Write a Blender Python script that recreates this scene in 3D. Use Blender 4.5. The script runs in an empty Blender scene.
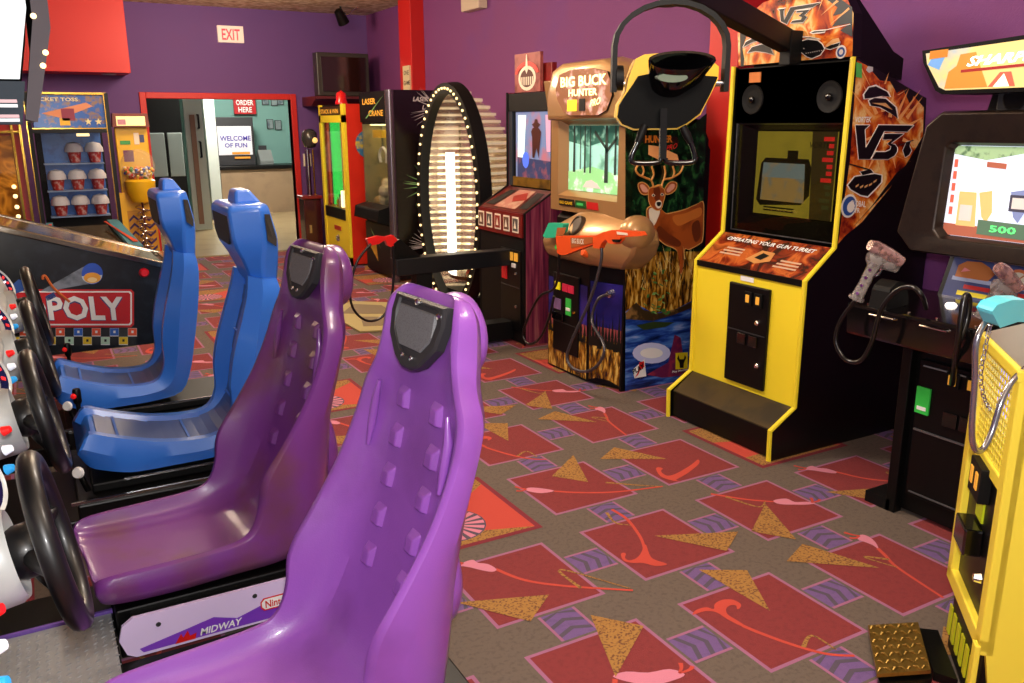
import bpy, bmesh, math, random
from mathutils import Vector, Matrix
random.seed(7)
SC = bpy.context.scene
COL = SC.collection

# ------------------------------------------------------------------ camera model
CAMH = 1.60
YAW, PITCH, ROLL, FPX = math.radians(29.2), math.radians(14.45), math.radians(-.25), 846.
FW = Vector((math.sin(YAW)*math.cos(PITCH), math.cos(YAW)*math.cos(PITCH), -math.sin(PITCH)))
R0 = Vector((math.cos(YAW), -math.sin(YAW), 0)); U0 = R0.cross(FW)
RT = math.cos(ROLL)*R0 + math.sin(ROLL)*U0
UP = -math.sin(ROLL)*R0 + math.cos(ROLL)*U0
EYE = Vector((0, 0, CAMH))

def W(x, y, ax, v):
    """world point seen at photo pixel x, y on the world plane ax = v (measuring aid for flat surfaces)"""
    d = FW + RT*((x-512)/FPX) - UP*((y-341.5)/FPX)
    i = 'XYZ'.index(ax)
    return EYE + d*((v-EYE[i])/d[i])

cam = bpy.data.cameras.new('camera'); co = bpy.data.objects.new('camera', cam); COL.objects.link(co)
m = Matrix((RT, UP, -FW)).transposed().to_4x4(); m.translation = EYE
co.matrix_world = m
cam.sensor_width = 36; cam.lens = FPX/1024*36; cam.clip_start = .02; cam.clip_end = 100
SC.camera = co

# ------------------------------------------------------------------ materials
def lin(h):
    if isinstance(h, str):
        h = h.lstrip('#'); c = [int(h[i:i+2], 16)/255 for i in (0, 2, 4)]
        return tuple(x/12.92 if x <= .04045 else ((x+.055)/1.055)**2.4 for x in c) + (1,)
    return tuple(h)+(1,)
MATS = {}
def mat(name, col, rough=.5, metal=0, emit=0, spec=None, coat=0, trans=0, alpha=1, noise=None, bump=None, ior=None):
    """noise=(scale, amount, colour2) blends a second colour; bump=(scale, strength)"""
    if name in MATS: return MATS[name]
    m = bpy.data.materials.new(name); m.use_nodes = True; MATS[name] = m
    nt = m.node_tree; b = nt.nodes['Principled BSDF']; N = nt.nodes.new; L = nt.links.new
    b.inputs['Base Color'].default_value = lin(col); b.inputs['Roughness'].default_value = rough
    b.inputs['Metallic'].default_value = metal
    if coat: b.inputs['Coat Weight'].default_value = coat; b.inputs['Coat Roughness'].default_value = .1
    if spec is not None: b.inputs['Specular IOR Level'].default_value = spec
    if trans: b.inputs['Transmission Weight'].default_value = trans
    if ior: b.inputs['IOR'].default_value = ior
    if alpha < 1: b.inputs['Alpha'].default_value = alpha
    if emit:
        b.inputs['Emission Color'].default_value = lin(col); b.inputs['Emission Strength'].default_value = emit
    if noise or bump:
        tc = N('ShaderNodeTexCoord')
    if noise:
        t = N('ShaderNodeTexNoise'); t.inputs['Scale'].default_value = noise[0]; t.inputs['Detail'].default_value = 4
        L(tc.outputs['Object'], t.inputs['Vector'])
        r = N('ShaderNodeMapRange'); r.inputs[1].default_value = .5; r.inputs[2].default_value = .65; r.inputs[4].default_value = noise[1]
        L(t.outputs[0], r.inputs[0])
        mx = N('ShaderNodeMix'); mx.data_type = 'RGBA'
        mx.inputs[6].default_value = lin(col); mx.inputs[7].default_value = lin(noise[2])
        L(r.outputs[0], mx.inputs[0]); L(mx.outputs[2], b.inputs['Base Color'])
        if emit: L(mx.outputs[2], b.inputs['Emission Color'])
    if bump:
        t = N('ShaderNodeTexNoise'); t.inputs['Scale'].default_value = bump[0]; t.inputs['Detail'].default_value = 3
        L(tc.outputs['Object'], t.inputs['Vector'])
        bp = N('ShaderNodeBump'); bp.inputs['Strength'].default_value = bump[1]; bp.inputs['Distance'].default_value = .01
        L(t.outputs[0], bp.inputs['Height']); L(bp.outputs[0], b.inputs['Normal'])
    return m

def ramp_mat(name, stops, scale=(1, 1, 1), nscale=3, detail=5, dist=0, rough=.35, emit=0, wave=False, coat=.3):
    if name in MATS: return MATS[name]
    m = bpy.data.materials.new(name); m.use_nodes = True; MATS[name] = m
    nt = m.node_tree; b = nt.nodes['Principled BSDF']; N = nt.nodes.new; L = nt.links.new
    tc = N('ShaderNodeTexCoord'); mp = N('ShaderNodeMapping'); mp.inputs['Scale'].default_value = scale
    L(tc.outputs['Object'], mp.inputs['Vector'])
    if wave:
        t = N('ShaderNodeTexWave'); t.inputs['Scale'].default_value = nscale; t.inputs['Distortion'].default_value = dist; t.inputs['Detail'].default_value = detail
    else:
        t = N('ShaderNodeTexNoise'); t.inputs['Scale'].default_value = nscale; t.inputs['Detail'].default_value = detail; t.inputs['Distortion'].default_value = dist
    L(mp.outputs[0], t.inputs['Vector'])
    r = N('ShaderNodeValToRGB'); cr = r.color_ramp
    while len(cr.elements) < len(stops): cr.elements.new(.5)
    for e, (p, c) in zip(cr.elements, stops): e.position = p; e.color = lin(c)
    L(t.outputs[1 if False else 0], r.inputs[0]); L(r.outputs[0], b.inputs['Base Color'])
    b.inputs['Roughness'].default_value = rough; b.inputs['Coat Weight'].default_value = coat
    if emit: L(r.outputs[0], b.inputs['Emission Color']); b.inputs['Emission Strength'].default_value = emit
    return m

BLACK = mat('black satin', '#050505', .4, spec=.3)
BLKM = mat('black matte', '#070707', .55, spec=.25)
BLKG = mat('black gloss', '#070708', .12, coat=.5)
DGREY = mat('dark grey', '#2b2b2e', .5)
GREY = mat('grey plastic', '#77777a', .45)
LGREY = mat('light grey plastic', '#b9bcbd', .35, coat=.3)
SILV = mat('silver metal', '#c8c8cc', .25, 1)
CHROME = mat('chrome', '#e6e6e6', .08, 1)
BRASS = mat('brass', '#d8a648', .18, 1)
WHITE = mat('white', '#f2f2f0', .5)
YEL = mat('cabinet yellow', '#f4dd2e', .45)
YELD = mat('deep yellow', '#eab81c', .4, coat=.2)
RED = mat('gloss red', '#d3170e', .3, coat=.3)
MAROON = mat('maroon', '#5c1322', .4)
def glass(name, tint, refl=.5):
    m = bpy.data.materials.new(name); m.use_nodes = True; nt = m.node_tree; nt.nodes.clear(); N = nt.nodes.new; L = nt.links.new
    o = N('ShaderNodeOutputMaterial'); mx = N('ShaderNodeMixShader'); tr = N('ShaderNodeBsdfTransparent'); gl = N('ShaderNodeBsdfGlossy'); lw = N('ShaderNodeLayerWeight'); mu = N('ShaderNodeMath')
    mu.operation = 'MULTIPLY'; mu.inputs[1].default_value = refl; lw.inputs[0].default_value = .25
    tr.inputs[0].default_value = tint+(1,); gl.inputs['Roughness'].default_value = .03; gl.inputs[0].default_value = (1, 1, 1, 1)
    L(lw.outputs['Fresnel'], mu.inputs[0]); L(mu.outputs[0], mx.inputs[0]); L(tr.outputs[0], mx.inputs[1]); L(gl.outputs[0], mx.inputs[2]); L(mx.outputs[0], o.inputs[0])
    return m
GLASS = glass('clear glass', (.95, .95, .95))
SMOKEG = glass('smoked glass pane', (.5, .48, .42), .6)
SMOKE = mat('smoked glass', '#0a0808', .05, alpha=.45, spec=.8)
RUB = mat('black rubber', '#0a0b0e', .4, coat=.1)
CABLE = mat('cable black', '#0c0c0c', .3, coat=.4)
BULB = mat('bulb glow', '#ffdf9c', .4, emit=2.0)

# ------------------------------------------------------------------ mesh builder
class MB:
    def __init__(s): s.v, s.f, s.mi, s.mats = [], [], [], []
    def _m(s, m):
        if m not in s.mats: s.mats.append(m)
        return s.mats.index(m)
    def add(s, vs, fs, m):
        o = len(s.v); k = s._m(m)
        s.v += [Vector(p) for p in vs]
        for f in fs: s.f.append([o+i for i in f]); s.mi.append(k)
        return s
    def box(s, x0, x1, y0, y1, z0, z1, m):
        vs = [(x, y, z) for x in (x0, x1) for y in (y0, y1) for z in (z0, z1)]
        return s.add(vs, [(0, 1, 3, 2), (4, 6, 7, 5), (0, 4, 5, 1), (2, 3, 7, 6), (0, 2, 6, 4), (1, 5, 7, 3)], m)
    def prism(s, pts, ax, a, b, m, mcap=None):
        n = len(pts)
        def P(p, t): return {'Y': (p[0], t, p[1]), 'X': (t, p[0], p[1]), 'Z': (p[0], p[1], t)}[ax]
        vs = [P(p, a) for p in pts]+[P(p, b) for p in pts]
        s.add(vs, [(i, (i+1) % n, n+(i+1) % n, n+i) for i in range(n)], m)
        s.add(vs, [tuple(range(n))[::-1], tuple(range(n, 2*n))], mcap or m)
        return s
    def slab(s, pts, off, m, mcap=None):
        """3D polygon thickened by vector off"""
        n = len(pts); pts = [Vector(p) for p in pts]; vs = pts+[p+Vector(off) for p in pts]
        s.add(vs, [(i, (i+1) % n, n+(i+1) % n, n+i) for i in range(n)], m)
        return s.add(vs, [tuple(range(n))[::-1], tuple(range(n, 2*n))], mcap or m)
    def poly(s, pts, m): return s.add(pts, [tuple(range(len(pts)))], m)
    def bar(s, p, q, w, h, m, up=(0, 0, 1)):
        p, q = Vector(p), Vector(q); d = (q-p).normalized(); a = d.cross(Vector(up)).normalized()*w/2; b = a.cross(d).normalized()*h/2
        vs = [e+sa*a+sb*b for e in (p, q) for sa in (-1, 1) for sb in (-1, 1)]
        return s.add(vs, [(0, 1, 3, 2), (4, 6, 7, 5), (0, 4, 5, 1), (2, 3, 7, 6), (0, 2, 6, 4), (1, 5, 7, 3)], m)
    def tube(s, pts, r, m, n=8, closed=False, sub=0):
        pts = [Vector(p) for p in pts]
        if sub: pts = smooth_path(pts, sub, closed)
        k = len(pts); rs = r if isinstance(r, (list, tuple)) else [r]*k
        a = None; vs = []
        for i, p in enumerate(pts):
            if closed: t = (pts[(i+1) % k]-pts[i-1]).normalized()
            else: t = (pts[min(i+1, k-1)]-pts[max(i-1, 0)]).normalized()
            if a is None:
                a = t.orthogonal().normalized()
            a = (a-t*a.dot(t)).normalized(); b = t.cross(a)
            for j in range(n):
                th = 2*math.pi*j/n; vs.append(p+(a*math.cos(th)+b*math.sin(th))*rs[i])
        fs = []
        for i in range(k if closed else k-1):
            for j in range(n):
                fs.append((i*n+j, i*n+(j+1) % n, ((i+1) % k)*n+(j+1) % n, ((i+1) % k)*n+j))
        if not closed: fs += [tuple(range(n))[::-1], tuple(range((k-1)*n, k*n))]
        return s.add(vs, fs, m)
    def cyl(s, p, q, r, m, n=16, r2=None): return s.tube([p, q], [r, r if r2 is None else r2], m, n)
    def lathe(s, prof, c, axis, m, n=24):
        """prof [(r, h)] turned about the axis vector through c"""
        c = Vector(c); ax = Vector(axis).normalized(); a = ax.orthogonal().normalized(); b = ax.cross(a); vs = []; k = len(prof)
        for r, h in prof:
            for j in range(n):
                th = 2*math.pi*j/n; vs.append(c+ax*h+(a*math.cos(th)+b*math.sin(th))*r)
        fs = [(i*n+j, i*n+(j+1) % n, (i+1)*n+(j+1) % n, (i+1)*n+j) for i in range(k-1) for j in range(n)]
        if prof[0][0] > 1e-6: fs.append(tuple(range(n))[::-1])
        if prof[-1][0] > 1e-6: fs.append(tuple(range((k-1)*n, k*n)))
        return s.add(vs, fs, m)
    def ball(s, c, r, m, n=12, k=8):
        r = (r, r, r) if not isinstance(r, (tuple, list)) else r; c = Vector(c); vs = []
        for i in range(k+1):
            ph = math.pi*i/k
            for j in range(n):
                th = 2*math.pi*j/n
                vs.append(c+Vector((r[0]*math.sin(ph)*math.cos(th), r[1]*math.sin(ph)*math.sin(th), r[2]*math.cos(ph))))
        return s.add(vs, [(i*n+j, i*n+(j+1) % n, (i+1)*n+(j+1) % n, (i+1)*n+j) for i in range(k) for j in range(n)], m)
    def loft(s, rings, m, closed_ring=True, cap=True):
        n = len(rings[0]); k = len(rings); vs = [p for r in rings for p in r]
        fs = [(i*n+j, i*n+(j+1) % n, (i+1)*n+(j+1) % n, (i+1)*n+j) for i in range(k-1) for j in range(n if closed_ring else n-1)]
        if cap: fs += [tuple(range(n))[::-1], tuple(range((k-1)*n, k*n))]
        return s.add(vs, fs, m)
    def wp(s, ax, v, px, m, off=.0):
        """flat art: polygon given in photo pixels on the plane ax = v, lifted by off towards the viewer"""
        return s.poly([W(x, y, ax, v-off) for x, y in px], m)
    def text(s, txt, o, u, v, h, m, off=0, bold=0, shear=0, width=None, align='LEFT', spacing=1.0):
        """lettering on the plane through o spanned by u (reading direction) and v (up); h = capital height"""
        c = bpy.data.curves.new('t', 'FONT'); c.body = txt; c.size = 1; c.offset = bold; c.shear = shear; c.resolution_u = 2; c.space_character = spacing
        ob = bpy.data.objects.new('t', c); me = bpy.data.meshes.new_from_object(ob)
        if me.vertices:
            xs = [p.co.x for p in me.vertices]; ys = [p.co.y for p in me.vertices]
            x0, x1, y0 = min(xs), max(xs), min(ys); k = h/max(1e-6, (max(ys)-y0)); kx = k
            if width: kx = width/(x1-x0)
            u, v, o = Vector(u).normalized(), Vector(v).normalized(), Vector(o); nn = u.cross(v)
            sh = {'LEFT': 0, 'CENTER': (x1-x0)/2, 'RIGHT': (x1-x0)}[align]
            s.add([o+u*((p.co.x-x0-sh)*kx)+v*((p.co.y-y0)*k)+nn*off for p in me.vertices], [tuple(f.vertices) for f in me.polygons], m)
        bpy.data.objects.remove(ob); bpy.data.curves.remove(c); bpy.data.meshes.remove(me)
        return s
    def build(s, name, parent=None, smooth=None, bevel=0, subd=0, local=False, kind=None):
        me = bpy.data.meshes.new(name)
        vs = s.v
        if parent is not None and not local:
            inv = root_matrix(parent).inverted(); vs = [inv @ p for p in s.v]
        me.from_pydata([tuple(p) for p in vs], [], s.f); me.validate(); 
        for mm in s.mats: me.materials.append(mm)
        if len(me.polygons) == len(s.mi): me.polygons.foreach_set('material_index', s.mi)
        if smooth is not None:
            bm = bmesh.new(); bm.from_mesh(me)
            if smooth < 180: bmesh.ops.remove_doubles(bm, verts=bm.verts, dist=1e-5)
            bmesh.ops.recalc_face_normals(bm, faces=bm.faces)
            for f in bm.faces: f.smooth = True
            a = math.radians(smooth)
            for e in bm.edges:
                if len(e.link_faces) == 2 and e.calc_face_angle(0) > a: e.smooth = False
            bm.to_mesh(me); bm.free()
        me.update()
        o = bpy.data.objects.new(name, me); COL.objects.link(o)
        if parent is not None: o.parent = parent
        if subd: md = o.modifiers.new('s', 'SUBSURF'); md.levels = md.render_levels = subd
        if bevel:
            md = o.modifiers.new('b', 'BEVEL'); md.width = bevel; md.segments = 2; md.limit_method = 'ANGLE'; md.angle_limit = .6
        if kind: o['kind'] = kind
        return o

def root_matrix(o):
    m = Matrix.Identity(4)
    while o is not None:
        m = (Matrix.Translation(o.location) @ Matrix.Rotation(o.rotation_euler.z, 4, 'Z')) @ m; o = o.parent
    return m
def smooth_path(p, k, closed=False):
    out = []; n = len(p)
    for i in range(n if closed else n-1):
        if closed: a, b, c, d = p[i-1], p[i], p[(i+1) % n], p[(i+2) % n]
        else: a, b, c, d = p[max(i-1, 0)], p[i], p[i+1], p[min(i+2, n-1)]
        for j in range(k):
            t = j/k; out.append(.5*((2*b)+(c-a)*t+(2*a-5*b+4*c-d)*t*t+(3*b-a-3*c+d)*t**3))
    if not closed: out.append(p[-1])
    return out
def thing(name, label, cat, loc=(0, 0, 0), rotz=0, group=None):
    o = bpy.data.objects.new(name, None); COL.objects.link(o); o.location = loc; o.rotation_euler = (0, 0, rotz)
    o.empty_display_size = .1; o['label'] = label; o['category'] = cat
    if group: o['group'] = group
    return o
def tag(o, label, cat, group=None):
    o['label'] = label; o['category'] = cat
    if group: o['group'] = group
    return o
def struct(name, mb, **k): return mb.build(name, kind='structure', **k)
def pathW(ax, v, px): return [W(x, y, ax, v) for x, y in px]

# ================================================================== the room
XW, YB, ZC = 4.02, 11.0, 2.95
PURP = mat('purple wall paint', '#7c3c76', .7, noise=(.9, .6, '#6c3c88'), bump=(120, .15))
PURB = mat('purple back wall paint', '#65407f', .7, noise=(1.2, .5, '#703f78'), bump=(120, .15))
REDP = mat('red trim paint', '#c81910', .5)
CEIL = ramp_mat('textured ceiling', [(.3, '#9c7c5c'), (.5, '#ccb08c'), (.7, '#f0e0c4')], nscale=14, detail=6, rough=.9, coat=0)

# --- floor with its woven pattern
CB = mat('carpet taupe', '#675a50', .95, noise=(60, .6, '#554a42'), bump=(400, .4))
CR = mat('carpet red', '#822e30', .95, noise=(50, .5, '#72282a'), bump=(400, .4))
CP = mat('carpet pink line', '#9c6284', .95, bump=(400, .3))
CV = mat('carpet violet', '#70548a', .95, noise=(40, .5, '#644a7c'), bump=(400, .4))
CG = mat('carpet charcoal', '#54495a', .95, bump=(400, .3))
CO = ramp_mat('carpet gold', [(.40, '#6c4428'), (.46, '#9a6e34'), (.8, '#a67a3c')], nscale=110, detail=2, rough=.95, coat=0)
CS = mat('carpet coral', '#c04436', .95, bump=(400, .3))
CH = mat('carpet tulip', '#cf7f95', .95, bump=(400, .3))
CD = mat('carpet dark red', '#7c2230', .95, bump=(400, .3))
P, OX, OY, SQ = .607, 1.146, 1.551, .713
fl = MB()
fl.add([(-2.6, -1.6, -.1), (XW, -1.6, -.1), (XW, YB, -.1), (-2.6, YB, -.1), (-2.6, -1.6, 0), (XW, -1.6, 0), (XW, YB, 0), (-2.6, YB, 0)],
       [(0, 1, 2, 3), (4, 5, 6, 7), (0, 1, 5, 4), (1, 2, 6, 5), (2, 3, 7, 6), (3, 0, 4, 7)], CB)
def clipped(pts):
    return all(-2.6 <= p[0] <= XW and -1.6 <= p[1] <= YB for p in pts)
def cellpoly(i, j, pts, m, lay):
    w = [(OX+(i+a)*P, OY+(j+b)*P) for a, b in pts]
    w = [(min(max(x, -2.6), XW), min(max(y, -1.6), YB)) for x, y in w]
    fl.poly([(x, y, .0004*lay) for x, y in w], m)
def ribbon(i, j, pts, w0, w1, m, lay):
    pp = smooth_path([Vector((a, b, 0)) for a, b in pts], 5); n = len(pp); L_, R_ = [], []
    for k, p in enumerate(pp):
        t = (pp[min(k+1, n-1)]-pp[max(k-1, 0)]); nn = Vector((-t.y, t.x, 0)).normalized(); s_ = k/(n-1)
        w = w0+(w1-w0)*s_
        L_.append(p+nn*w); R_.append(p-nn*w)
    for k in range(n-1):
        cellpoly(i, j, [(q.x, q.y) for q in (L_[k], L_[k+1], R_[k+1], R_[k])], m, lay)
def rect(i, j, a, b, c, d, m, lay): cellpoly(i, j, [(a, c), (b, c), (b, d), (a, d)], m, lay)
TRI = {(2, 1): [(.39, .41), (.17, -.08), (.0, .15)], (2, 0): [(.16, .86), (.33, .41), (-.1, .75)], (1, 1): [(.40, .42), (.92, .19), (.67, .03)],
       (1, 0): [(.36, .94), (.61, .79), (.40, .40)], (0, 0): [(.51, .86), (.70, .63), (.31, .35)], (0, 1): [(-.08, .34), (.42, .15), (.19, -.03)],
       (1, 2): [(.71, .86), (.51, .35), (.33, .58)], (2, 2): [(-.15, .68), (.10, .83), (.32, .41)]}
HEAD = {(1, 0): [(0.002, 0.582), (0.053, 0.61), (0.117, 0.603), (0.142, 0.568), (0.183, 0.605), (0.252, 0.616), (0.301, 0.588), (0.311, 0.537), (0.283, 0.507), (0.255, 0.502), (0.275, 0.534), (0.247, 0.55), (0.206, 0.537), (0.173, 0.493), (0.175, 0.435), (0.178, 0.369), (0.155, 0.374), (0.137, 0.461), (0.132, 0.537), (0.084, 0.577)],
        (2, 0): [(0.521, 0.727), (0.588, 0.758), (0.613, 0.72), (0.586, 0.643), (0.53, 0.577), (0.537, 0.626), (0.529, 0.675)],
        (0, 1): [(0.119, 0.707), (0.17, 0.731), (0.221, 0.728), (0.231, 0.679), (0.278, 0.634), (0.293, 0.555), (0.255, 0.54), (0.204, 0.595), (0.165, 0.652)],
        (1, 1): [(0.058, 0.323), (0.086, 0.338), (0.092, 0.316), (0.058, 0.28), (0.061, 0.241), (0.122, 0.242), (0.199, 0.292), (0.259, 0.354), (0.275, 0.344), (0.227, 0.257), (0.201, 0.18), (0.237, 0.087), (0.161, 0.105), (0.117, 0.173), (0.063, 0.204), (0.03, 0.252)],
        (1, 2): [(0.03, 0.474), (0.077, 0.483), (0.145, 0.428), (0.203, 0.344), (0.1, 0.356), (0.035, 0.43)],
        (2, 2): [(0.112, 0.293), (0.152, 0.311), (0.166, 0.273), (0.12, 0.242), (0.099, 0.17), (0.124, 0.138), (0.224, 0.153), (0.41, 0.222), (0.526, 0.277), (0.481, 0.211), (0.293, 0.115), (0.17, 0.072), (0.112, 0.051), (0.125, 0.007), (0.071, 0.074), (0.054, 0.166)],
        (2, 1): [(0.486, 0.423), (0.586, 0.4), (0.596, 0.328), (0.672, 0.288), (0.707, 0.241), (0.634, 0.255), (0.562, 0.297), (0.509, 0.328), (0.468, 0.372)],
        (0, 0): [(0.30, .36), (.38, .36), (.47, .30), (.58, .27), (.62, .20), (.55, .19), (.44, .21), (.36, .27)]}
# stem points, widths at both ends; then a small gold leaf; tulips carry two antennae
STEM = {(1, 0): [(.166, .37), (.2, .27), (.27, .11), (.36, -.03), (.47, -.11)], (2, 0): [(.53, .58), (.49, .49), (.43, .36), (.36, .01)], (2, 1): [(.17, .73), (.33, .53), (.48, .40)],
        (0, 1): [(.29, .56), (.38, .36), (.56, .18), (.87, -.05)], (1, 1): [(.39, .88), (.39, .7), (.31, .45), (.24, .32)], (1, 2): [(.20, .34), (.36, .22), (.6, .1), (.95, .01)], (0, 0): [(.30, .34), (.2, .22), (.05, .02)]}
LEAF = {(1, 0): [(.30, .07), (.42, .12), (.43, -.03)], (2, 0): [(.47, .45), (.36, .55), (.43, .36)], (2, 1): [(.23, .64), (.31, .40), (.42, .44)], (0, 1): [(.62, .12), (.63, .36), (.87, -.03)],
        (1, 1): [(.33, .86), (.29, .70), (.36, .62)], (1, 2): [(.62, .28), (.80, .12), (.93, .02)], (0, 0): [(.2, .2), (.1, .25), (.12, .1)]}
ANTN = {(2, 0): (.57, .75), (0, 1): (.15, .72), (1, 2): (.04, .47), (0, 0): (.60, .22), (2, 1): (.69, .26)}
for i in range(-6, 5):
    for j in range(-5, 16):
        a, b = i % 3, j % 3
        if (a, b) == (0, 2) and j % 3 == 2:
            pass
        if not (a == 0 and b == 2):
            rect(i, j, 0, SQ, 0, SQ, CP, 1); rect(i, j, .022, SQ-.022, .022, SQ-.022, CR, 2)
        for (x0, x1, y0, y1, hor) in ((.73, .98, .24, .48, 1), (.24, .48, .73, .98, 0)):
            if a == 0 and b == 2 or (b == 1 and a == 0 and not hor) or (a == 2 and b == 2 and hor): continue
            rect(i, j, x0, x1, y0, y1, CV, 1)
            for q in range(3):
                t0 = x0+.02+q*.085 if hor else y0+.02+q*.085
                lo, hi = (y0, y1) if hor else (x0, x1); mid = (lo+hi)/2
                for (s0, s1, d0, d1) in ((lo, mid, 0, .05), (mid, hi, .05, 0)):
                    c4 = [(t0+d0, s0), (t0+d1, s1), (t0+d1+.03, s1), (t0+d0+.03, s0)]
                    c4 = [(min(c[0], (x1 if hor else y1)), c[1]) for c in c4]
                    cellpoly(i, j, c4 if hor else [(y, x) for x, y in c4], CG, 2)
            e = .018
            for r_ in ((x0, x1, y0, y0+e), (x0, x1, y1-e, y1)) if hor else ((x0, x0+e, y0, y1), (x1-e, x1, y0, y1)): rect(i, j, *r_, CP, 3)
for i in range(-6, 5):
    for j in range(-5, 16):
        a, b = i % 3, j % 3
        if (a, b) == (0, 2):
            rect(i, j, -.15, .83, -.11, .86, CD, 3); rect(i, j, -.11, .79, -.07, .82, CS, 4)
            cellpoly(i, j, [(.79, -.07), (-.11, -.07), (-.11, .12), (.25, .12)], CO, 5)
            cellpoly(i, j, [(.79, .82), (.79, .72), (.3, .35), (-.11, .5), (-.11, .82)], CO, 5)
            ctr = (.3, .22)
            cellpoly(i, j, [(ctr[0]+.24*math.cos(k*math.pi/12), ctr[1]+.24*math.sin(k*math.pi/12)) for k in range(24)], CG, 6)
            for k in range(18):
                t0 = k*math.pi/9; t1 = t0+.2
                cellpoly(i, j, [ctr, (ctr[0]+.23*math.cos(t0), ctr[1]+.23*math.sin(t0)), (ctr[0]+.23*math.cos(t1), ctr[1]+.23*math.sin(t1))], CH, 7)
        if (a, b) in STEM: ribbon(i, j, STEM[(a, b)], .013, .009, CS, 4); ribbon(i, j, LEAF[(a, b)], .012, .004, CO, 5)
        if (a, b) in HEAD:
            hp = [(p.x, p.y) for p in smooth_path([Vector((x, y, 0)) for x, y in HEAD[(a, b)]], 3, True)]
            cellpoly(i, j, hp, CH if (a, b) in ANTN else CS, 5)
        if (a, b) in ANTN:
            ax_, ay_ = ANTN[(a, b)]; dx_, dy_ = (.06, .05) if a == 0 and b == 0 or b == 1 and a == 2 else (-.05, .07)
            ribbon(i, j, [(ax_, ay_), (ax_+dx_*.6, ay_+dy_*.5), (ax_+dx_, ay_+dy_*1.2)], .006, .012, CS, 6); ribbon(i, j, [(ax_, ay_), (ax_+dx_, ay_-dy_*.1), (ax_+dx_*1.6, ay_+dy_*.2)], .006, .012, CS, 6)
        if (a, b) in TRI: cellpoly(i, j, TRI[(a, b)], CO, 6)
struct('floor', fl)

# --- walls
w = MB(); w.box(XW, XW+.12, -1.6, YB+.12, 0, ZC, PURP); struct('wall_right', w)
w = MB()
dx0, dx1, dz = 1.285, 2.97, 1.90
w.box(-2.6, dx0, YB, YB+.12, 0, ZC, PURB); w.box(dx1, XW, YB, YB+.12, 0, ZC, PURB); w.box(dx0, dx1, YB, YB+.12, dz, ZC, PURB)
struct('wall_back', w)
w = MB(); w.box(-2.72, -2.6, -1.6, YB+.12, 0, ZC, PURB); struct('wall_left', w)
w = MB(); w.box(-2.72, XW+.12, -1.6, YB+.12, ZC, ZC+.1, CEIL); struct('ceiling', w)
# red doorway casing
w = MB(); t = .07
w.box(dx0-t, dx0, YB-.03, YB+.13, 0, dz+t, REDP); w.box(dx1, dx1+t, YB-.03, YB+.13, 0, dz+t, REDP); w.box(dx0, dx1, YB-.03, YB+.13, dz, dz+t, REDP)
struct('door_1', w, bevel=.006)
# red pilasters on the right wall
PX = 3.86
ya, yb = W(411, 40, 'X', PX).y, W(399, 40, 'X', PX).y
w = MB(); w.box(PX, XW, ya, yb, 0, ZC, REDP); struct('trim_1', w, bevel=.004)
ya, yb = W(721, 110, 'X', PX).y, W(694, 110, 'X', PX).y
w = MB(); w.box(PX-.12, XW, ya-.25, yb-.25, 0, ZC, REDP); struct('trim_2', w, bevel=.004)
# red soffit box by the back wall
w = MB(); w.box(-1.4, 1.10, 10.45, YB, 2.15, ZC, REDP); w.lathe([(.0, 0), (.07, 0), (.08, .01)], (.9, 10.7, 2.138), (0, 0, 1), LGREY)
struct('trim_3', w, bevel=.004)

# --- the kitchen beyond the doorway
TEAL = mat('teal wall', '#6f9a93', .7); TILE = mat('tan tile', '#a08c68', .25, noise=(3, .4, '#8d7a5a'))
YK = 17.0
w = MB(); w.box(-.5, 6.5, YB+.12, YK, -.1, -.001, TILE); struct('floor_kitchen', w)
w = MB(); w.box(-.5, 6.5, YK, YK+.1, 0, 3, TEAL); struct('wall_kitchen_back', w)
w = MB(); w.box(-.6, -.5, YB+.12, YK+.1, 0, 3, mat('kitchen grey', '#5f6462', .8)); struct('wall_kitchen_left', w)
w = MB(); w.box(6.5, 6.6, YB+.12, YK+.1, 0, 3, TEAL); struct('wall_kitchen_right', w)
w = MB(); w.box(-.6, 6.6, YB+.12, YK+.1, 3.0, 3.1, WHITE); struct('ceiling_kitchen', w)

def yq(x, y, Y): return W(x, y, 'Y', Y)
YD = 16.2
c0, c1_ = yq(220, 166, 16.2), yq(293, 168, 16.2)
t = thing('service_counter', 'beige wood fronted counter with black top beyond the red doorway', 'counter', (4.0, 16.3, 0))
MB().box(c0.x, 6.3, 16.2, 16.85, 0, .80, mat('counter wood', '#9b8266', .5, noise=(4, .5, '#86705a'))).build('counter_body', t)
MB().box(c0.x-.03, 6.3, 16.15, 16.9, .80, .87, BLACK).build('counter_top', t, bevel=.01)
p0, p1 = yq(233, 98, 16.9), yq(256, 114, 16.9)
t = thing('order_sign', 'red hanging sign reading order here beyond the doorway', 'sign', (p0.x, 16.9, p1.z))
MB().box(p0.x, p1.x, 16.88, 16.93, p1.z, p0.z+.1, mat('sign red', '#b5121b', .4)).build('sign_board', t)
tx = MB(); cx = (p0.x+p1.x)/2; hh = (p0.z-p1.z)
tx.text('ORDER', (cx, 16.875, p1.z+hh*.55), (1, 0, 0), (0, 0, 1), hh*.34, WHITE, bold=.02, align='CENTER', width=(p1.x-p0.x)*.8)
tx.text('HERE', (cx, 16.875, p1.z+hh*.1), (1, 0, 0), (0, 0, 1), hh*.34, WHITE, bold=.02, align='CENTER', width=(p1.x-p0.x)*.62); tx.build('lettering', t)
p0, p1 = yq(216, 124, 16.4), yq(254, 160, 16.4)
t = thing('menu_display', 'dark display case with white poster standing on the service counter', 'display', (p0.x, 16.4, .87))
MB().box(p0.x-.05, p1.x+.03, 16.38, 16.8, .872, p0.z+.12, DGREY).build('case', t, bevel=.01)
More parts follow.
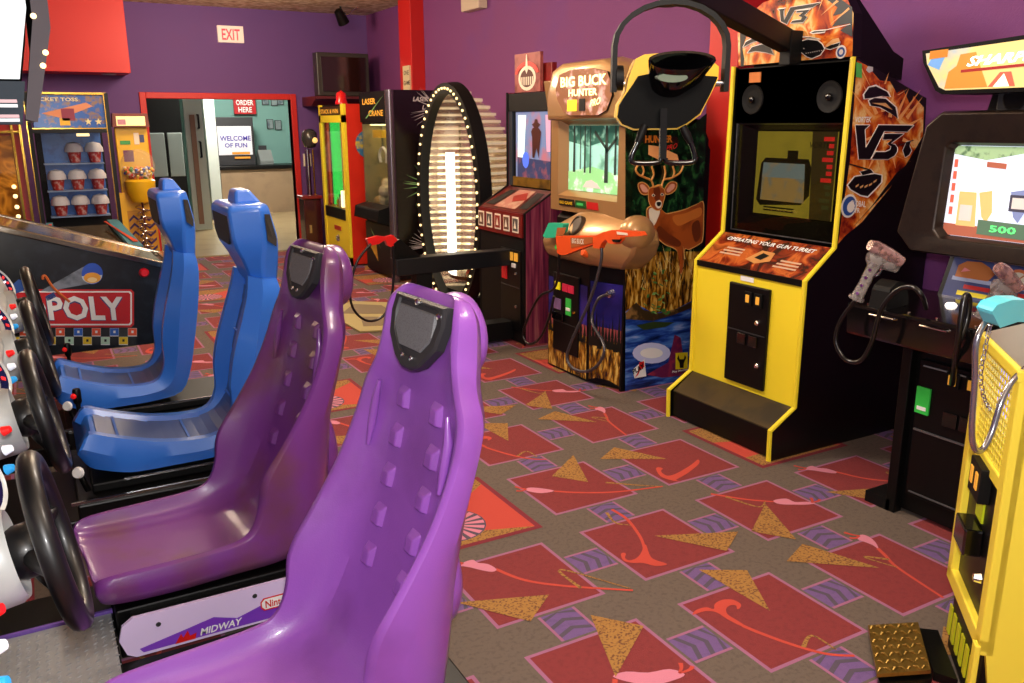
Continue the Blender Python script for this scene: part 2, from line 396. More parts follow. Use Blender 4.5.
MB().box(p0.x, p1.x-.02, 16.36, 16.38, p1.z+.1, p0.z-.04, mat('poster white', '#d9d8e2', .5)).build('poster', t)
tx = MB(); cx = (p0.x+p1.x)/2
VIO = mat('sign violet', '#3a2a9a', .5); ORG = mat('sign orange', '#e0932a', .5)
tx.text('WELCOME', (cx, 16.355, p0.z-.3), (1, 0, 0), (0, 0, 1), .09, VIO, bold=.02, align='CENTER', width=.55)
tx.text('OF FUN', (cx, 16.355, p0.z-.42), (1, 0, 0), (0, 0, 1), .08, VIO, bold=.02, align='CENTER', width=.4)
tx.box(cx-.08, cx+.24, 16.352, 16.357, p0.z-.54, p0.z-.50, ORG); tx.box(cx-.04, cx+.24, 16.352, 16.357, p0.z-.62, p0.z-.585, ORG)
tx.build('lettering', t)
p0 = yq(258, 153, 16.45); p1 = yq(272, 166, 16.45)
t = thing('cash_register', 'grey cash register on the service counter beside the poster', 'cash register', ((p0.x+p1.x)/2, 16.45, .87))
b = MB(); b.prism([(16.3, .872), (16.65, .872), (16.65, 1.0), (16.5, 1.14), (16.45, 1.14), (16.3, .95)], 'X', p0.x, p1.x, mat('register grey', '#6e7372', .5)); b.build('body', t, bevel=.01)
MB().box(p0.x+.04, p1.x-.06, 16.52, 16.56, 1.08, 1.22, DGREY).build('display', t)
for k, (x, y) in enumerate(((265, 100), (274, 101), (280, 100), (270, 124), (278, 125))):
    p = yq(x, y, 16.98)
    f = MB(); f.box(p.x-.06, p.x+.06, 16.96, 16.995, p.z-.09, p.z+.09, DGREY); f.box(p.x-.05, p.x+.05, 16.955, 16.96, p.z-.08, p.z+.08, mat('photo tone', '#7c8a8c', .4, noise=(9, .8, '#39495a')))
    tag(f.build('wall_photo'), 'small dark picture on the teal wall, ' + ['leftmost of the upper row', 'middle of the upper row', 'rightmost of the upper row', 'left of the lower pair', 'right of the lower pair'][k], 'picture', 'pictures on the teal wall')
# white partition wall and swung door, fridge units at the left of the opening
p0, p1 = yq(205, 100, 15.5), yq(219, 208, 15.5)
w = MB(); w.box(yq(207.5, 150, 15.4).x, yq(218, 150, 15.4).x, 15.4, YK, 0, 3, mat('partition white', '#c4ccc4', .6)); struct('wall_partition', w)
px0, px1 = yq(187, 150, 14.0).x, yq(205, 150, 14.0).x
t = thing('kitchen_door', 'pale swung open kitchen door with brown wooden strip beyond the doorway', 'door', ((px0+px1)/2, 14, 0))
MB().box(px0, px1, 13.96, 14.0, .01, 2.35, mat('door pale', '#a5b1a8', .55)).build('door_leaf', t)
MB().box(yq(193, 150, 13.9).x, yq(198, 150, 13.9).x, 13.93, 13.96, .1, 1.75, mat('strip brown', '#7a5a45', .5)).build('strip', t)
hx = yq(201, 150, 13.9).x
MB().tube([(hx, 13.96, 1.35), (hx, 13.88, 1.35), (hx, 13.88, 1.12), (hx, 13.96, 1.12)], .015, BLACK).build('handle', t)
MB().tube([(hx, 13.96, 1.75), (hx, 13.88, 1.75), (hx, 13.88, 1.55), (hx, 13.96, 1.55)], .015, BLACK).build('handle', t)
f0, f1 = yq(146, 133, 14.6), yq(187, 176, 14.6); fm = yq(167, 150, 14.6).x
t = thing('storage_lockers', 'pair of pale cabinet doors above a black base, left inside the doorway', 'cabinet', (fm, 14.8, 0))
MB().box(f0.x-.3, f1.x, 14.62, 15.3, .0, f1.z, BLACK).box(f0.x-.3, f1.x, 14.65, 15.3, f1.z, 3.0, BLKM).build('carcass', t)
LK = mat('locker pale', '#8f9a97', .5)
MB().box(f0.x-.28, fm-.02, 14.58, 14.62, f1.z, f0.z, LK).build('door', t, bevel=.01)
MB().box(fm+.02, f1.x-.02, 14.58, 14.62, f1.z, f0.z, LK).build('door', t, bevel=.01)

# --- exit sign, switches, speaker bracket, thermostat
t = thing('exit_sign', 'lit white exit sign with red letters high on the back wall', 'exit sign', (2.3, YB-.03, 2.64))
MB().box(2.15, 2.45, YB-.05, YB, 2.55, 2.74, mat('exit housing', '#f0dccc', .4, emit=.25)).build('housing', t, bevel=.005)
MB().text('EXIT', (2.30, YB-.053, 2.578), (1, 0, 0), (0, 0, 1), .125, mat('exit red', '#ff2b3c', .4, emit=1.1), bold=.015, align='CENTER', width=.21).build('lettering', t)
p = yq(307, 160, YB)
tag(MB().box(p.x-.05, p.x+.05, YB-.015, YB, p.z-.08, p.z+.08, mat('switch plate', '#e8dcc8', .4)).box(p.x-.01, p.x+.01, YB-.03, YB-.015, p.z-.03, p.z+.03, WHITE).build('light_switch', bevel=.003),
    'ivory light switch plate on the back wall right of the doorway', 'light switch')
p = W(405, 78, 'X', PX-.02)
tag(MB().box(PX-.02, PX-.0, p.y-.13, p.y+.06, p.z-.13, p.z+.13, mat('notice cream', '#dccaa0', .6)).text('ONE', (PX-.021, p.y+.03, p.z+.03), (0, -1, 0), (0, 0, 1), .05, DGREY, bold=.01).text('GAME', (PX-.021, p.y+.04, p.z-.08), (0, -1, 0), (0, 0, 1), .05, DGREY, bold=.01).build('wall_notice'),
    'small cream notice on the far red pilaster above the light game', 'notice')
p = W(478, 2, 'X', XW)
tag(MB().box(XW-.1, XW, p.y-.2, p.y+.18, p.z-.08, p.z+.25, mat('vent cream', '#cdb8a0', .5)).build('wall_vent', bevel=.01), 'cream box at the top edge of the right wall near the ceiling', 'wall box')
p = W(341, 17, 'Y', 10.3)
t = thing('spot_lamp', 'small black spot lamp hanging from the ceiling above the television', 'lamp', (p.x, 10.3, ZC))
MB().cyl((p.x, 10.3, ZC), (p.x, 10.3, p.z+.05), .012, BLACK).build('stem', t)
MB().lathe([(.02, .1), (.05, .08), (.07, -.08), (.06, -.08), (.0, -.02)], (p.x, 10.3, p.z), (-.5, -.3, .8), BLACK).build('shade', t, smooth=30)
MB().tube([(p.x, 10.3, ZC-.03), (p.x+.08, 10.28, ZC-.09), (p.x+.14, 10.3, ZC-.04), (p.x+.2, 10.3, ZC)], .008, SILV, sub=4).build('cable', t)

# --- television on its shelf
t = thing('wall_shelf', 'dark red moulded shelf in the back corner under the television', 'shelf', (3.5, 10.75, 1.85))
MB().prism([(10.4, 1.93), (10.4, 1.90), (10.5, 1.87), (10.6, 1.82), (10.99, 1.82), (10.99, 1.93)], 'X', 3.12, 4.0, mat('shelf maroon', '#5a1a20', .4)).build('board', t)
t = thing('television', 'bulky black tube television on the corner shelf above the prize machine', 'television', (3.6, 10.6, 1.93))
TVB = mat('tv plastic', '#35302a', .4)
MB().loft([[(x, y, z) for x, z in ((3.17, 1.935), (3.83, 1.935), (3.83, 2.44), (3.17, 2.44))] for y in (10.45,)] +
          [[(3.17, 10.6, 1.935), (3.83, 10.6, 1.935), (3.83, 10.6, 2.44), (3.17, 10.6, 2.44)]] +
          [[(3.3, 10.97, 1.98), (3.86, 10.97, 1.98), (3.86, 10.97, 2.36), (3.3, 10.97, 2.36)]], TVB).build('case', t, bevel=.012)
MB().prism([(3.23, 1.99), (3.77, 1.99), (3.78, 2.39), (3.22, 2.39)], 'Y', 10.435, 10.45, mat('tv glass', '#241310', .1, coat=.5)).build('screen', t, bevel=.01)

# ================================================================== V3 turret cabinet
FIRE = ramp_mat('explosion print', [(.28, '#120302'), (.38, '#7c1e06'), (.46, '#c24c10'), (.54, '#e0842c'), (.62, '#f0c880'), (.69, '#cc5a14'), (.8, '#3a0a04')], scale=(3.2, 3.2, 2.6), nscale=3.2, detail=7, dist=.7, rough=.25)
FIREP = ramp_mat('panel print', [(.3, '#140604'), (.42, '#3d120a'), (.5, '#8a3014'), (.58, '#c8682c'), (.7, '#4c180c')], nscale=9, detail=5, dist=.8, rough=.25)
t = thing('turret_cabinet', 'tall black and yellow combat game cabinet with flame side art and hanging viewer', 'arcade machine', (3.3, 3.13, 0))
y0, y1 = 2.74, 3.52
PROF = [(2.97, 0), (2.965, .155), (3.12, .25), (3.12, .875), (3.30, 1.02), (3.31, 1.885), (3.84, 1.71), (3.86, 1.50), (3.98, 1.1), (3.98, 0)]
MB().prism([(3.0, .0), (3.0, .14), (3.14, .23), (3.14, .86), (3.32, 1.0), (3.42, 1.0), (3.42, 1.58), (3.33, 1.60), (3.33, 1.87), (3.84, 1.70), (3.85, 1.5), (3.97, 1.1), (3.97, 0)], 'Y', y0+.02, y1-.02, BLACK).build('cabinet_body', t)
for nm, ya, yb in (('side_panel', y0, y0+.022), ('side_panel', y1-.022, y1)):
    sp = MB().prism(PROF, 'Y', ya, yb, mat('side black laminate', '#070607', .3)).build(nm, t)
    e = MB(); e.tube([(x-.002, (ya+yb)/2, z) for x, z in PROF[:6]], .013, YEL, n=8); e.build('edge_trim', sp)
# front yellow panel and step
MB().prism([(2.985, .01), (2.98, .15), (3.13, .245), (3.14, .245), (3.14, .01)], 'Y', y0+.022, y1-.022, BLACK).build('step', t)
tr = mat('step tread', '#3c2f12', .35, noise=(6, .8, '#201a10'))
MB().slab([(2.982, y0+.03, .152), (2.982, y1-.03, .152), (3.118, y1-.03, .243), (3.118, y0+.03, .243)], (0, 0, .004), tr).build('step_mat', t)
MB().box(3.122, 3.14, y0+.022, y1-.022, .245, .845, YEL).build('front_panel', t)
# turret instruction panel (sloped)
S0, S1 = Vector((3.118, 0, .872)), Vector((3.30, 0, 1.018))
def slope(yy, tt, off=0):
    q = S0.lerp(S1, tt); q.y = yy; nn = Vector((-(S1.z-S0.z), 0, S1.x-S0.x)).normalized(); return q+nn*off
cp = MB(); cp.slab([slope(y0+.022, 0), slope(y1-.022, 0), slope(y1-.022, 1), slope(y0+.022, 1)], (0, 0, -.02), BLACK, FIREP)
uu, vv = Vector((0, -1, 0)), (S1-S0).normalized()
cp.text('OPERATING YOUR GUN TURRET', slope((y0+y1)/2, .76, .004), uu, vv, .026, WHITE, bold=.02, shear=.2, align='CENTER', width=.60)
cp.poly([slope(3.2, .3, .002), slope(3.12, .22, .002), slope(3.04, .35, .002), slope(3.05, .6, .002), slope(3.14, .62, .002)], mat('tan print', '#c78a4a', .4))
cp.poly([slope(3.15, .38, .003), slope(3.1, .34, .003), slope(3.07, .5, .003), slope(3.12, .55, .003)], BLACK)
for ys, tt in ((3.33, .34), (2.93, .22)):
    for k in range(3): cp.poly([slope(ys+.07-.01*k, tt+.09*k, .003), slope(ys-.08, tt+.09*k, .003), slope(ys-.08, tt+.09*k+.045, .003), slope(ys+.07-.01*k, tt+.09*k+.045, .003)], mat('small print', '#c9a78a', .5))
cp.build('control_panel', t)
MB().bar((3.118, y0+.022, .862), (3.118, y1-.022, .862), .012, .03, BLACK).build('panel_lip', t)
# coin door
cd = MB().box(3.105, 3.125, 2.955, 3.235, .275, .80, BLACK).build('coin_door', t, bevel=.006)
MB().box(3.10, 3.106, 2.965, 3.225, .555, .56, DGREY).build('seam', cd)
for yy in (3.02, 3.09):
    MB().box(3.095, 3.106, yy-.026, yy+.026, .70, .77, BLKM).box(3.092, 3.096, yy-.012, yy+.012, .715, .755, mat('amber slot', '#d79a35', .4, emit=.5)).build('coin_slot', cd, bevel=.003)
for yy in (3.04, 3.12): MB().box(3.096, 3.106, yy-.03, yy+.03, .49, .55, BLKG).build('return_cup', cd, bevel=.004)
for yy, zz in ((3.02, .62), (3.0, .40)): MB().lathe([(.0, .014), (.008, .014), (.014, .008), (.014, 0)], (3.105, yy, zz), (-1, 0, 0), CHROME, 12).build('lock', cd, smooth=40)
MB().box(3.118, 3.122, 3.08, 3.17, .815, .84, WHITE).build('sticker', t)
# bezel and screen
MB().box(3.33, 3.345, y0+.022, y1-.022, 1.60, 1.875, BLKM).box(3.325, 3.33, 3.33, 3.41, 1.80, 1.85, mat('orange sticker', '#c5702a', .6)).build('speaker_board', t)
for yy in (2.88, 3.375):
    sp = MB().lathe([(.075, 0), (.072, .006), (.055, .002), (.03, -.002), (.0, .01)], (3.326, yy, 1.715), (-1, 0, 0), mat('speaker cone', '#0b0b0c', .6, spec=.2), 28).build('speaker', t, smooth=40)
    MB().ball((3.316, yy, 1.715), (.010, .018, .018), BLKG).build('speaker_dome', sp, smooth=60)
bz = MB()
ya, yb, za, zb, fx, bx_ = y0+.03, y1-.03, 1.03, 1.595, 3.335, 3.42
O_ = [(fx, yb, za), (fx, ya, za), (fx, ya, zb), (fx, yb, zb)]; I_ = [(bx_, 3.415, 1.12), (bx_, 2.875, 1.12), (bx_, 2.875, 1.56), (bx_, 3.415, 1.56)]
for k in range(4): bz.add([O_[k], O_[(k+1) % 4], I_[(k+1) % 4], I_[k]], [(0, 1, 2, 3)], mat('bezel texture', '#201c20', .5, noise=(70, .6, '#4a4850')))
bz.build('screen_bezel', t)
SCY = mat('screen olive', '#b5a53a', .3, emit=1.25, noise=(2.5, .8, '#958c34'))
scn = MB(); scn.box(3.415, 3.42, 2.885, 3.41, 1.125, 1.555, SCY)
def SV(pts, m, off=.004): scn.poly([(3.415-off, y, z) for y, z in pts], m)
SV([(3.39, 1.20), (3.37, 1.39), (3.34, 1.42), (3.05, 1.42), (3.03, 1.38), (3.03, 1.24), (3.08, 1.19), (3.36, 1.17)], mat('screen dark', '#4a4520', .4, emit=.2))
SV([(3.36, 1.20), (3.35, 1.395), (3.07, 1.395), (3.06, 1.2)], mat('screen road', '#c8a86a', .4, emit=1.0, noise=(14, .9, '#8fa0a4')), .006)
SV([(3.355, 1.32), (3.35, 1.395), (3.07, 1.395), (3.065, 1.32)], mat('screen sky', '#9db4c0', .4, emit=.9, noise=(10, .9, '#c9b088')), .007)
SV([(3.19, 1.395), (3.19, 1.46), (3.12, 1.46), (3.12, 1.395)], mat('screen dark', '#4a4520'), .005)
SV([(3.02, 1.125), (2.885, 1.125), (2.885, 1.555), (3.04, 1.555)], mat('screen dark reflection', '#6a5c30', .4, emit=.5), .003)  # dark reflection in the glass, painted over the right of the screen
scn.text('VORTEK', (3.41, 3.05, 1.475), (0, -1, 0), (0, 0, 1), .03, mat('screen dark', '#4a4520'), bold=.01, shear=.2, width=.15)
for k in range(11): SV([(2.945+.02*math.sin(k*2), 1.18+.033*k), (2.90, 1.18+.033*k), (2.90, 1.20+.033*k), (2.945+.02*math.sin(k*2), 1.20+.033*k)], mat('screen red', '#e2332c', .4, emit=1.8) if k > 3 else mat('screen dim', '#6f7a4a', .4, emit=.4), .006)
for k in range(2): SV([(3.33, 1.145+.015*k), (3.12, 1.145+.015*k), (3.12, 1.153+.015*k), (3.33, 1.153+.015*k)], mat('screen dark', '#4a4520'), .006)
scn.build('screen', t)
MB().box(3.338, 3.341, y0+.03, y1-.03, 1.035, 1.59, SMOKEG).build('screen_glass', t)
# side art on the near side panel (flat print, plane y = 2.74)
sa = MB(); SY = 2.74
ART = [(857, 60), (924, 98), (923, 136), (898, 178), (862, 222), (845, 236), (838, 244), (850, 160)]
sa.wp('Y', SY, ART, FIRE, .002)
WH = mat('print white', '#efe6da', .4); BK = mat('print black', '#080708', .4)
def so(px, m, off=.004): sa.wp('Y', SY, px, m, off)
def outl(px, o=.9):
    cx = sum(p[0] for p in px)/len(px); cy = sum(p[1] for p in px)/len(px)
    big = [(cx+(x-cx)*(1+o*2/ (abs(x-cx)+abs(y-cy)+1e-3)), cy+(y-cy)*(1+o*2/(abs(x-cx)+abs(y-cy)+1e-3))) for x, y in px]
    so(big, WH, .004); so(px, BK, .005)
def sv(pts): return [(830+x/3.59, 50+y/3.59) for x, y in pts]
SPK = mat('spark', '#e8a058', .4)
for a_, l0, l1 in ((-80, 60, 150), (-62, 70, 170), (-50, 60, 190), (-38, 90, 200), (-20, 80, 160), (-100, 80, 170), (-118, 80, 190), (-132, 80, 200), (150, 60, 120), (120, 70, 150), (100, 90, 190), (75, 60, 120), (165, 50, 110), (20, 60, 120)):
    a_ = math.radians(a_); cx, cy = 205, 300; p1_ = (cx+l1*math.cos(a_), cy+l1*math.sin(a_)*1.1)
    p1_ = (max(60, min(p1_[0], 335)), p1_[1]); q = 7/l0
    so(sv([(cx+l0*math.cos(a_-q), cy+l0*math.sin(a_-q)), (cx+l0*math.cos(a_+q), cy+l0*math.sin(a_+q)), p1_]), SPK, .003)
so(sv([(130, 52), (345, 172), (345, 215), (300, 165), (290, 200), (262, 140), (240, 155), (215, 112), (180, 110)]), BK, .0025)
so(sv([(330, 372), (290, 412), (200, 510), (105, 612), (60, 660), (150, 560), (190, 505), (240, 440), (290, 400)]), BK, .0032)
outl(sv([(123, 160), (140, 135), (165, 130), (205, 150), (215, 168), (185, 165), (150, 172), (125, 175)])); outl(sv([(140, 182), (160, 172), (200, 175), (235, 205), (243, 245), (215, 225), (180, 205), (148, 200)]))
outl(sv([(65, 485), (90, 455), (125, 450), (160, 445), (185, 450), (183, 475), (160, 500), (135, 525), (110, 520), (75, 500)])); outl(sv([(108, 437), (145, 428), (156, 440), (118, 449)]), .5); so(sv([(58, 408), (60, 404), (150, 430), (148, 434)]), BK, .006)
outl(sv([(262, 360), (275, 330), (290, 328), (285, 345), (292, 360), (285, 375), (270, 385)]), .5); so(sv([(250, 340), (300, 322), (300, 325), (250, 343)]), BK, .006)
for k in range(5): so(sv([(92+16*k, 487+6*k-k*k*2.5), (104+16*k, 480+6*k-k*k*2.5), (102+16*k, 488+6*k-k*k*2.5), (92+16*k, 494+6*k-k*k*2.5)]), mat('print ember', '#d9a268', .4), .0065)
so(sv([(150, 190), (200, 190), (225, 215), (190, 200)]), mat('print ember', '#d9a268'), .0065)
for a, b in (((858, 64), (872, 90)), ((884, 84), (889, 72)), ((897, 95), (909, 88)), ((905, 110), (922, 108)), ((880, 150), (914, 185 - 22))):
    so([a, (a[0]+2, a[1]), b], mat('spark', '#f7c48c', .4), .003)
so([(868, 66), (866, 70), (869, 73), (873, 71), (873, 67)], mat('moon', '#c9c2c0', .5))
so([(856, 62), (862, 64), (862, 78), (856, 77)], mat('green sticker', '#4fae52', .6), .006)
a_ = W(855, 163, 'Y', SY); b_ = W(908, 160, 'Y', SY)
V3O = W(858, 160, 'Y', SY)
def vl(pts): return [(835+x/9.756, 110+y/9.756) for x, y in pts]
VG = [[(200, 148), (335, 148), (290, 190), (300, 372), (425, 148), (765, 152), (705, 210), (480, 205), (345, 478), (232, 478)],
      [(480, 232), (670, 232), (545, 325), (585, 340), (607, 370), (605, 405), (580, 445), (520, 478), (360, 478), (395, 410), (490, 410), (538, 390), (548, 352), (510, 330), (560, 285), (466, 285)]]
def edge(mb, ax, v, px, w_, m, off):
    P_ = [W(x, y, ax, v-off) for x, y in px]; P_.append(P_[0]); mb.tube(P_, w_, m, 4)
for g_ in VG: edge(sa, 'Y', SY, vl(g_), .0045, WH, .003); so(vl(g_), BK, .0085)
sa.text('VORTEK', W(855, 122.5, 'Y', SY-.006), (1, 0, 0), (0, 0, 1), .026, WH, bold=.03, shear=.15, width=.11)
# round maker badge
c = W(849, 206, 'Y', SY-.006); n_ = 24
def disc(mb, c, r, m, off, ax='Y'):
    c = Vector(c); pts = []
    for k in range(24):
        th = k*math.pi/12
        pts.append((c.x+r*math.cos(th), c.y-off, c.z+r*math.sin(th)) if ax == 'Y' else (c.x-off, c.y+r*math.cos(th), c.z+r*math.sin(th)))
    mb.poly(pts, m)
disc(sa, c, .055, WH, 0); disc(sa, c, .045, mat('badge blue', '#2a4f94', .4), .002); disc(sa, c+Vector((.01, 0, -.005)), .026, WH, .003)
sa.text('GLOBAL', c+Vector((.0, -.006, -.0)), (1, 0, -.1), (0, 0, 1), .028, WH, bold=.02, width=.11); sa.text('VR', c+Vector((.03, -.006, -.035)), (1, 0, 0), (0, 0, 1), .024, WH, bold=.02)
sa.build('side_art', t)
# topper
TP = [(2.83, 1.892), (3.545, 1.892), (3.56, 2.10), (3.48, 2.17), (3.36, 2.21), (3.1, 2.235), (2.92, 2.20), (2.83, 2.10)]
TP = [(2.80, 1.892), (3.53, 1.892), (3.55, 2.06), (3.5, 2.13), (3.38, 2.19), (3.18, 2.215), (2.98, 2.20), (2.86, 2.15), (2.815, 2.08)]
tp = MB(); tp.prism(TP, 'X', 3.36, 3.42, BLACK, FIRE)
tp.build('topper', t)
MB().prism([(3.42, 1.87), (3.42, 2.17), (3.72, 1.93), (3.80, 1.90), (3.80, 1.80), (3.6, 1.82)], 'Y', 2.86, 3.48, BLACK).build('topper_housing', t)
ta = MB()
def tl_(pts): return [(735+x/8.19, y/8.19) for x, y in pts]
def st(px, m, off=.003): ta.wp('X', 3.36, tl_(px), m, off)
def so2(px, o=.005): edge(ta, 'X', 3.36, tl_(px), .003, WH, .003); st(px, BK, o)
st([(40, 230), (45, 545), (70, 545), (75, 480), (60, 400), (90, 300), (75, 250)], BK, .002); st([(960, 60), (820, -40), (700, -40), (840, 60), (800, 130), (880, 110), (790, 220), (945, 190), (860, 250), (960, 300)], BK, .002)
for k, q in enumerate(([(560, 60), (590, -60), (600, -60)], [(700, 130), (830, 0), (850, 10)], [(680, 100), (720, -40), (735, -40)], [(770, 210), (930, 60), (940, 75)])): st(q, mat('spark', '#f7c48c'), .0025)
so2([(350, 75), (415, 65), (402, 90), (405, 160), (455, 60), (700, 20), (635, 62), (490, 85), (425, 200), (375, 175), (368, 90)]); so2([(510, 85), (620, 75), (570, 125), (592, 140), (560, 185), (455, 190), (470, 170), (540, 160), (550, 140), (520, 130), (560, 100), (500, 105)])
so2([(525, 340), (600, 320), (680, 330), (715, 360), (735, 400), (700, 450), (630, 480), (590, 465), (525, 415)]); so2([(730, 395), (770, 370), (860, 345), (850, 380), (780, 405)]); so2([(528, 298), (610, 302), (700, 320), (600, 315)]); so2([(615, 267), (650, 252), (740, 245), (735, 265), (640, 275)])
st([(700, 252), (945, 195), (945, 200), (700, 258)], WH, .004)
so2([(65, 390), (90, 340), (150, 310), (210, 335), (150, 345), (100, 370)]); so2([(100, 435), (140, 385), (220, 360), (290, 370), (320, 450), (250, 430), (170, 420)])
st([(740, 370), (800, 320), (850, 310), (860, 340), (790, 365), (745, 390)], mat('print ember', '#d9a268', .4), .006)
for k in range(9): st([(560+18*k, 395+(k*37) % 40), (568+18*k, 395+(k*37) % 40), (564+18*k, 405+(k*37) % 40)], WH, .007)
ta.text('VORTEK', W(778, 6.5, 'X', 3.354), (0, -1, .1), (0, 0, 1), .016, DGREY, bold=.02, shear=.2, width=.09)
disc(ta, W(841, 52, 'X', 3.353), .03, WH, 0, 'X'); disc(ta, W(841, 52, 'X', 3.352), .022, mat('badge blue', '#2a4f94'), 0, 'X'); disc(ta, W(841, 52, 'X', 3.351), .012, WH, 0, 'X')
ta.build('topper_print', t)
# arm carrying the viewer
B0, B1 = Vector((3.40, 3.19, 1.965)), Vector((2.14, 2.56, 2.165))
B1 = Vector((2.13, 2.627, 2.115))
MB().bar(B0+Vector((.25, .12, -.02)), B1+(B1-B0).normalized()*.1, .075, .10, BLKM).build('arm_beam', t, bevel=.006)
MB().box(3.28, 3.36, 3.10, 3.17, 1.87, 2.03, BLKM).build('arm_bracket', t, bevel=.004)
MB().cyl(B1+Vector((0, 0, -.03)), B1+Vector((0, 0, -.10)), .03, BLACK).build('swivel_post', t)
# yoke: flat arch
dd = 3.1
def D(x, y, d=dd): return EYE+(FW+RT*((x-512)/FPX)-UP*((y-341.5)/FPX))*d
hdir = (D(727, 90)-D(612, 90)); hdir.z = 0; hdir.normalize()
yc = D(670, 62); fwd = Vector((hdir.y, -hdir.x, 0))   # towards the player
if fwd.dot(EYE-yc) < 0: fwd = -fwd
def Yk(a, z, f=0): return Vector((yc.x, yc.y, 0))+hdir*a+fwd*f+Vector((0, 0, z))
zt = D(668, 3).z; hw = .205; z0 = D(614, 92).z
path = [(-hw, z0), (-hw, z0+.16)]+[(-hw*math.cos(k*math.pi/12)*1.0, z0+.16+(zt-z0-.165)*math.sin(k*math.pi/12)) for k in range(1, 12)]+[(hw, z0+.16), (hw, z0)]
rings = []
for i, (a, z) in enumerate(path):
    p_, q_ = path[max(i-1, 0)], path[min(i+1, len(path)-1)]; tx_, tz_ = q_[0]-p_[0], q_[1]-p_[1]; l = math.hypot(tx_, tz_); nx, nz = -tz_/l*.009, tx_/l*.009
    rings.append([Yk(a+nx, z+nz, .03), Yk(a+nx, z+nz, -.03), Yk(a-nx, z-nz, -.03), Yk(a-nx, z-nz, .03)])
MB().loft(rings, BLKM).build('yoke', t, smooth=35)
k_ = MB()
for s_ in (-1, 1): k_.cyl(Yk(s_*hw*1.04, z0+.03), Yk(s_*hw*.80, z0+.03), .012, SILV); 
k_.cyl(Yk(-hw*.97, z0+.05), Yk(-hw*.84, z0+.05), .045, BLKM)
k_.build('pivot', t, smooth=40)
# viewer body: hooded, yellow shell outside with black face plate
vz = z0
vr = MB()
def Vp(a, z, f): return Yk(a, z, f)
def vpx(pts): return [((605+x/5.254-670)*.003664, -(40+y/5.254-90)*.003664-.02) for x, y in pts]
SH = vpx([(105, 262), (118, 190), (150, 100), (195, 78), (300, 70), (450, 82), (560, 122), (583, 140), (583, 200), (545, 285), (500, 380), (430, 432), (380, 455), (150, 458), (85, 432), (56, 392), (64, 330), (85, 295)])
FCE = vpx([(112, 265), (140, 225), (165, 185), (215, 175), (300, 175), (450, 180), (560, 188), (578, 190), (576, 200), (540, 285), (495, 375), (427, 425), (378, 448), (152, 450), (90, 426), (63, 390), (70, 330), (90, 297)])
def shr(P_, sc, f, cx=0, cy=0): return [Vp(cx+(a-cx)*sc, vz+.02+cy+(b-cy)*sc, f) for a, b in P_]
vr.loft([shr(SH, .75, -.2), shr(SH, .93, -.14), shr(SH, .99, -.02), shr(SH, 1.0, .05)], YELD)
vr.build('viewer_shell', t, smooth=30)
MB().loft([shr(FCE, 1.0, .049), shr(FCE, .99, .062)], mat('viewer black', '#020202', .6, spec=.12)).build('viewer_face', t)
HDR = [vpx([(355+165*math.cos(q*math.pi/12)+(8 if q < 6 or q > 18 else 0), 120-42*math.sin(q*math.pi/12)-(4 if 0 < q < 12 else -0)) for q in range(24)]),
       vpx([(350+140*math.cos(q*math.pi/12), 185-75*math.sin(q*math.pi/12)) for q in range(24)]),
       vpx([(325+95*math.cos(q*math.pi/12), 225-75*math.sin(q*math.pi/12)) for q in range(24)])]
hd = MB(); hd.loft([shr(HDR[2], 1, .055), shr(HDR[1], 1.0, .10), shr(HDR[0], 1, .17), shr(HDR[0], .93, .175), shr(HDR[1], .82, .12), shr(HDR[2], .7, .075)], BLKG, cap=False)
hd.build('eye_hood', t, smooth=50)
LNS = vpx([(315+84*math.cos(q*math.pi/10), 197-26*math.sin(q*math.pi/10)) for q in range(20)])
MB().loft([shr(LNS, 1, .140), shr(LNS, .9, .160)], mat('lens grey green', '#6c7a6a', .12, coat=1)).build('lens', t)
hb = MB()
def H3(x, y, f=.10):
    a, b = vpx([(x, y)])[0]; return Vp(a, vz+.02+b, f)
hb.bar(H3(295, 350, .085), H3(298, 605), .024, .024, BLKG, up=fwd)
for q in (((200, 430), (165, 520), (135, 590), (150, 622), (270, 622), (290, 600)), ((395, 440), (440, 520), (465, 590), (450, 622), (330, 622), (312, 600))):
    hb.tube([H3(*p_) for p_ in q], .0095, BLKG, 8, sub=4); hb.tube([H3(q[0][0], q[0][1]), H3((q[0][0]+q[1][0])/2, (q[0][1]+q[1][1])/2), H3(*q[1])], [.013, .016, .012], BLKM, 8)
hb.build('handgrips', t, smooth=50)

# ================================================================== hunting cabinet
TAN = mat('bronze plastic', '#b48a58', .32, .35, coat=.4)
t = thing('hunting_cabinet', 'tan plastic hunting game cabinet with deer and pond artwork on its side', 'arcade machine', (3.3, 4.4, 0))
BY = 4.0
MB().prism([(3.02, 0), (3.62, 0), (3.62, 1.5), (3.55, 1.62), (3.12, 1.62), (3.12, 1.1), (3.02, 1.0)], 'Y', BY+.02, 4.78, BLACK).build('cabinet_body', t)
sp = MB().prism([(3.0, 0.0), (3.62, 0), (3.62, 1.44), (3.545, 1.55), (3.2, 1.66), (3.02, 1.62)], 'Y', BY, BY+.02, BLACK).build('side_panel', t)
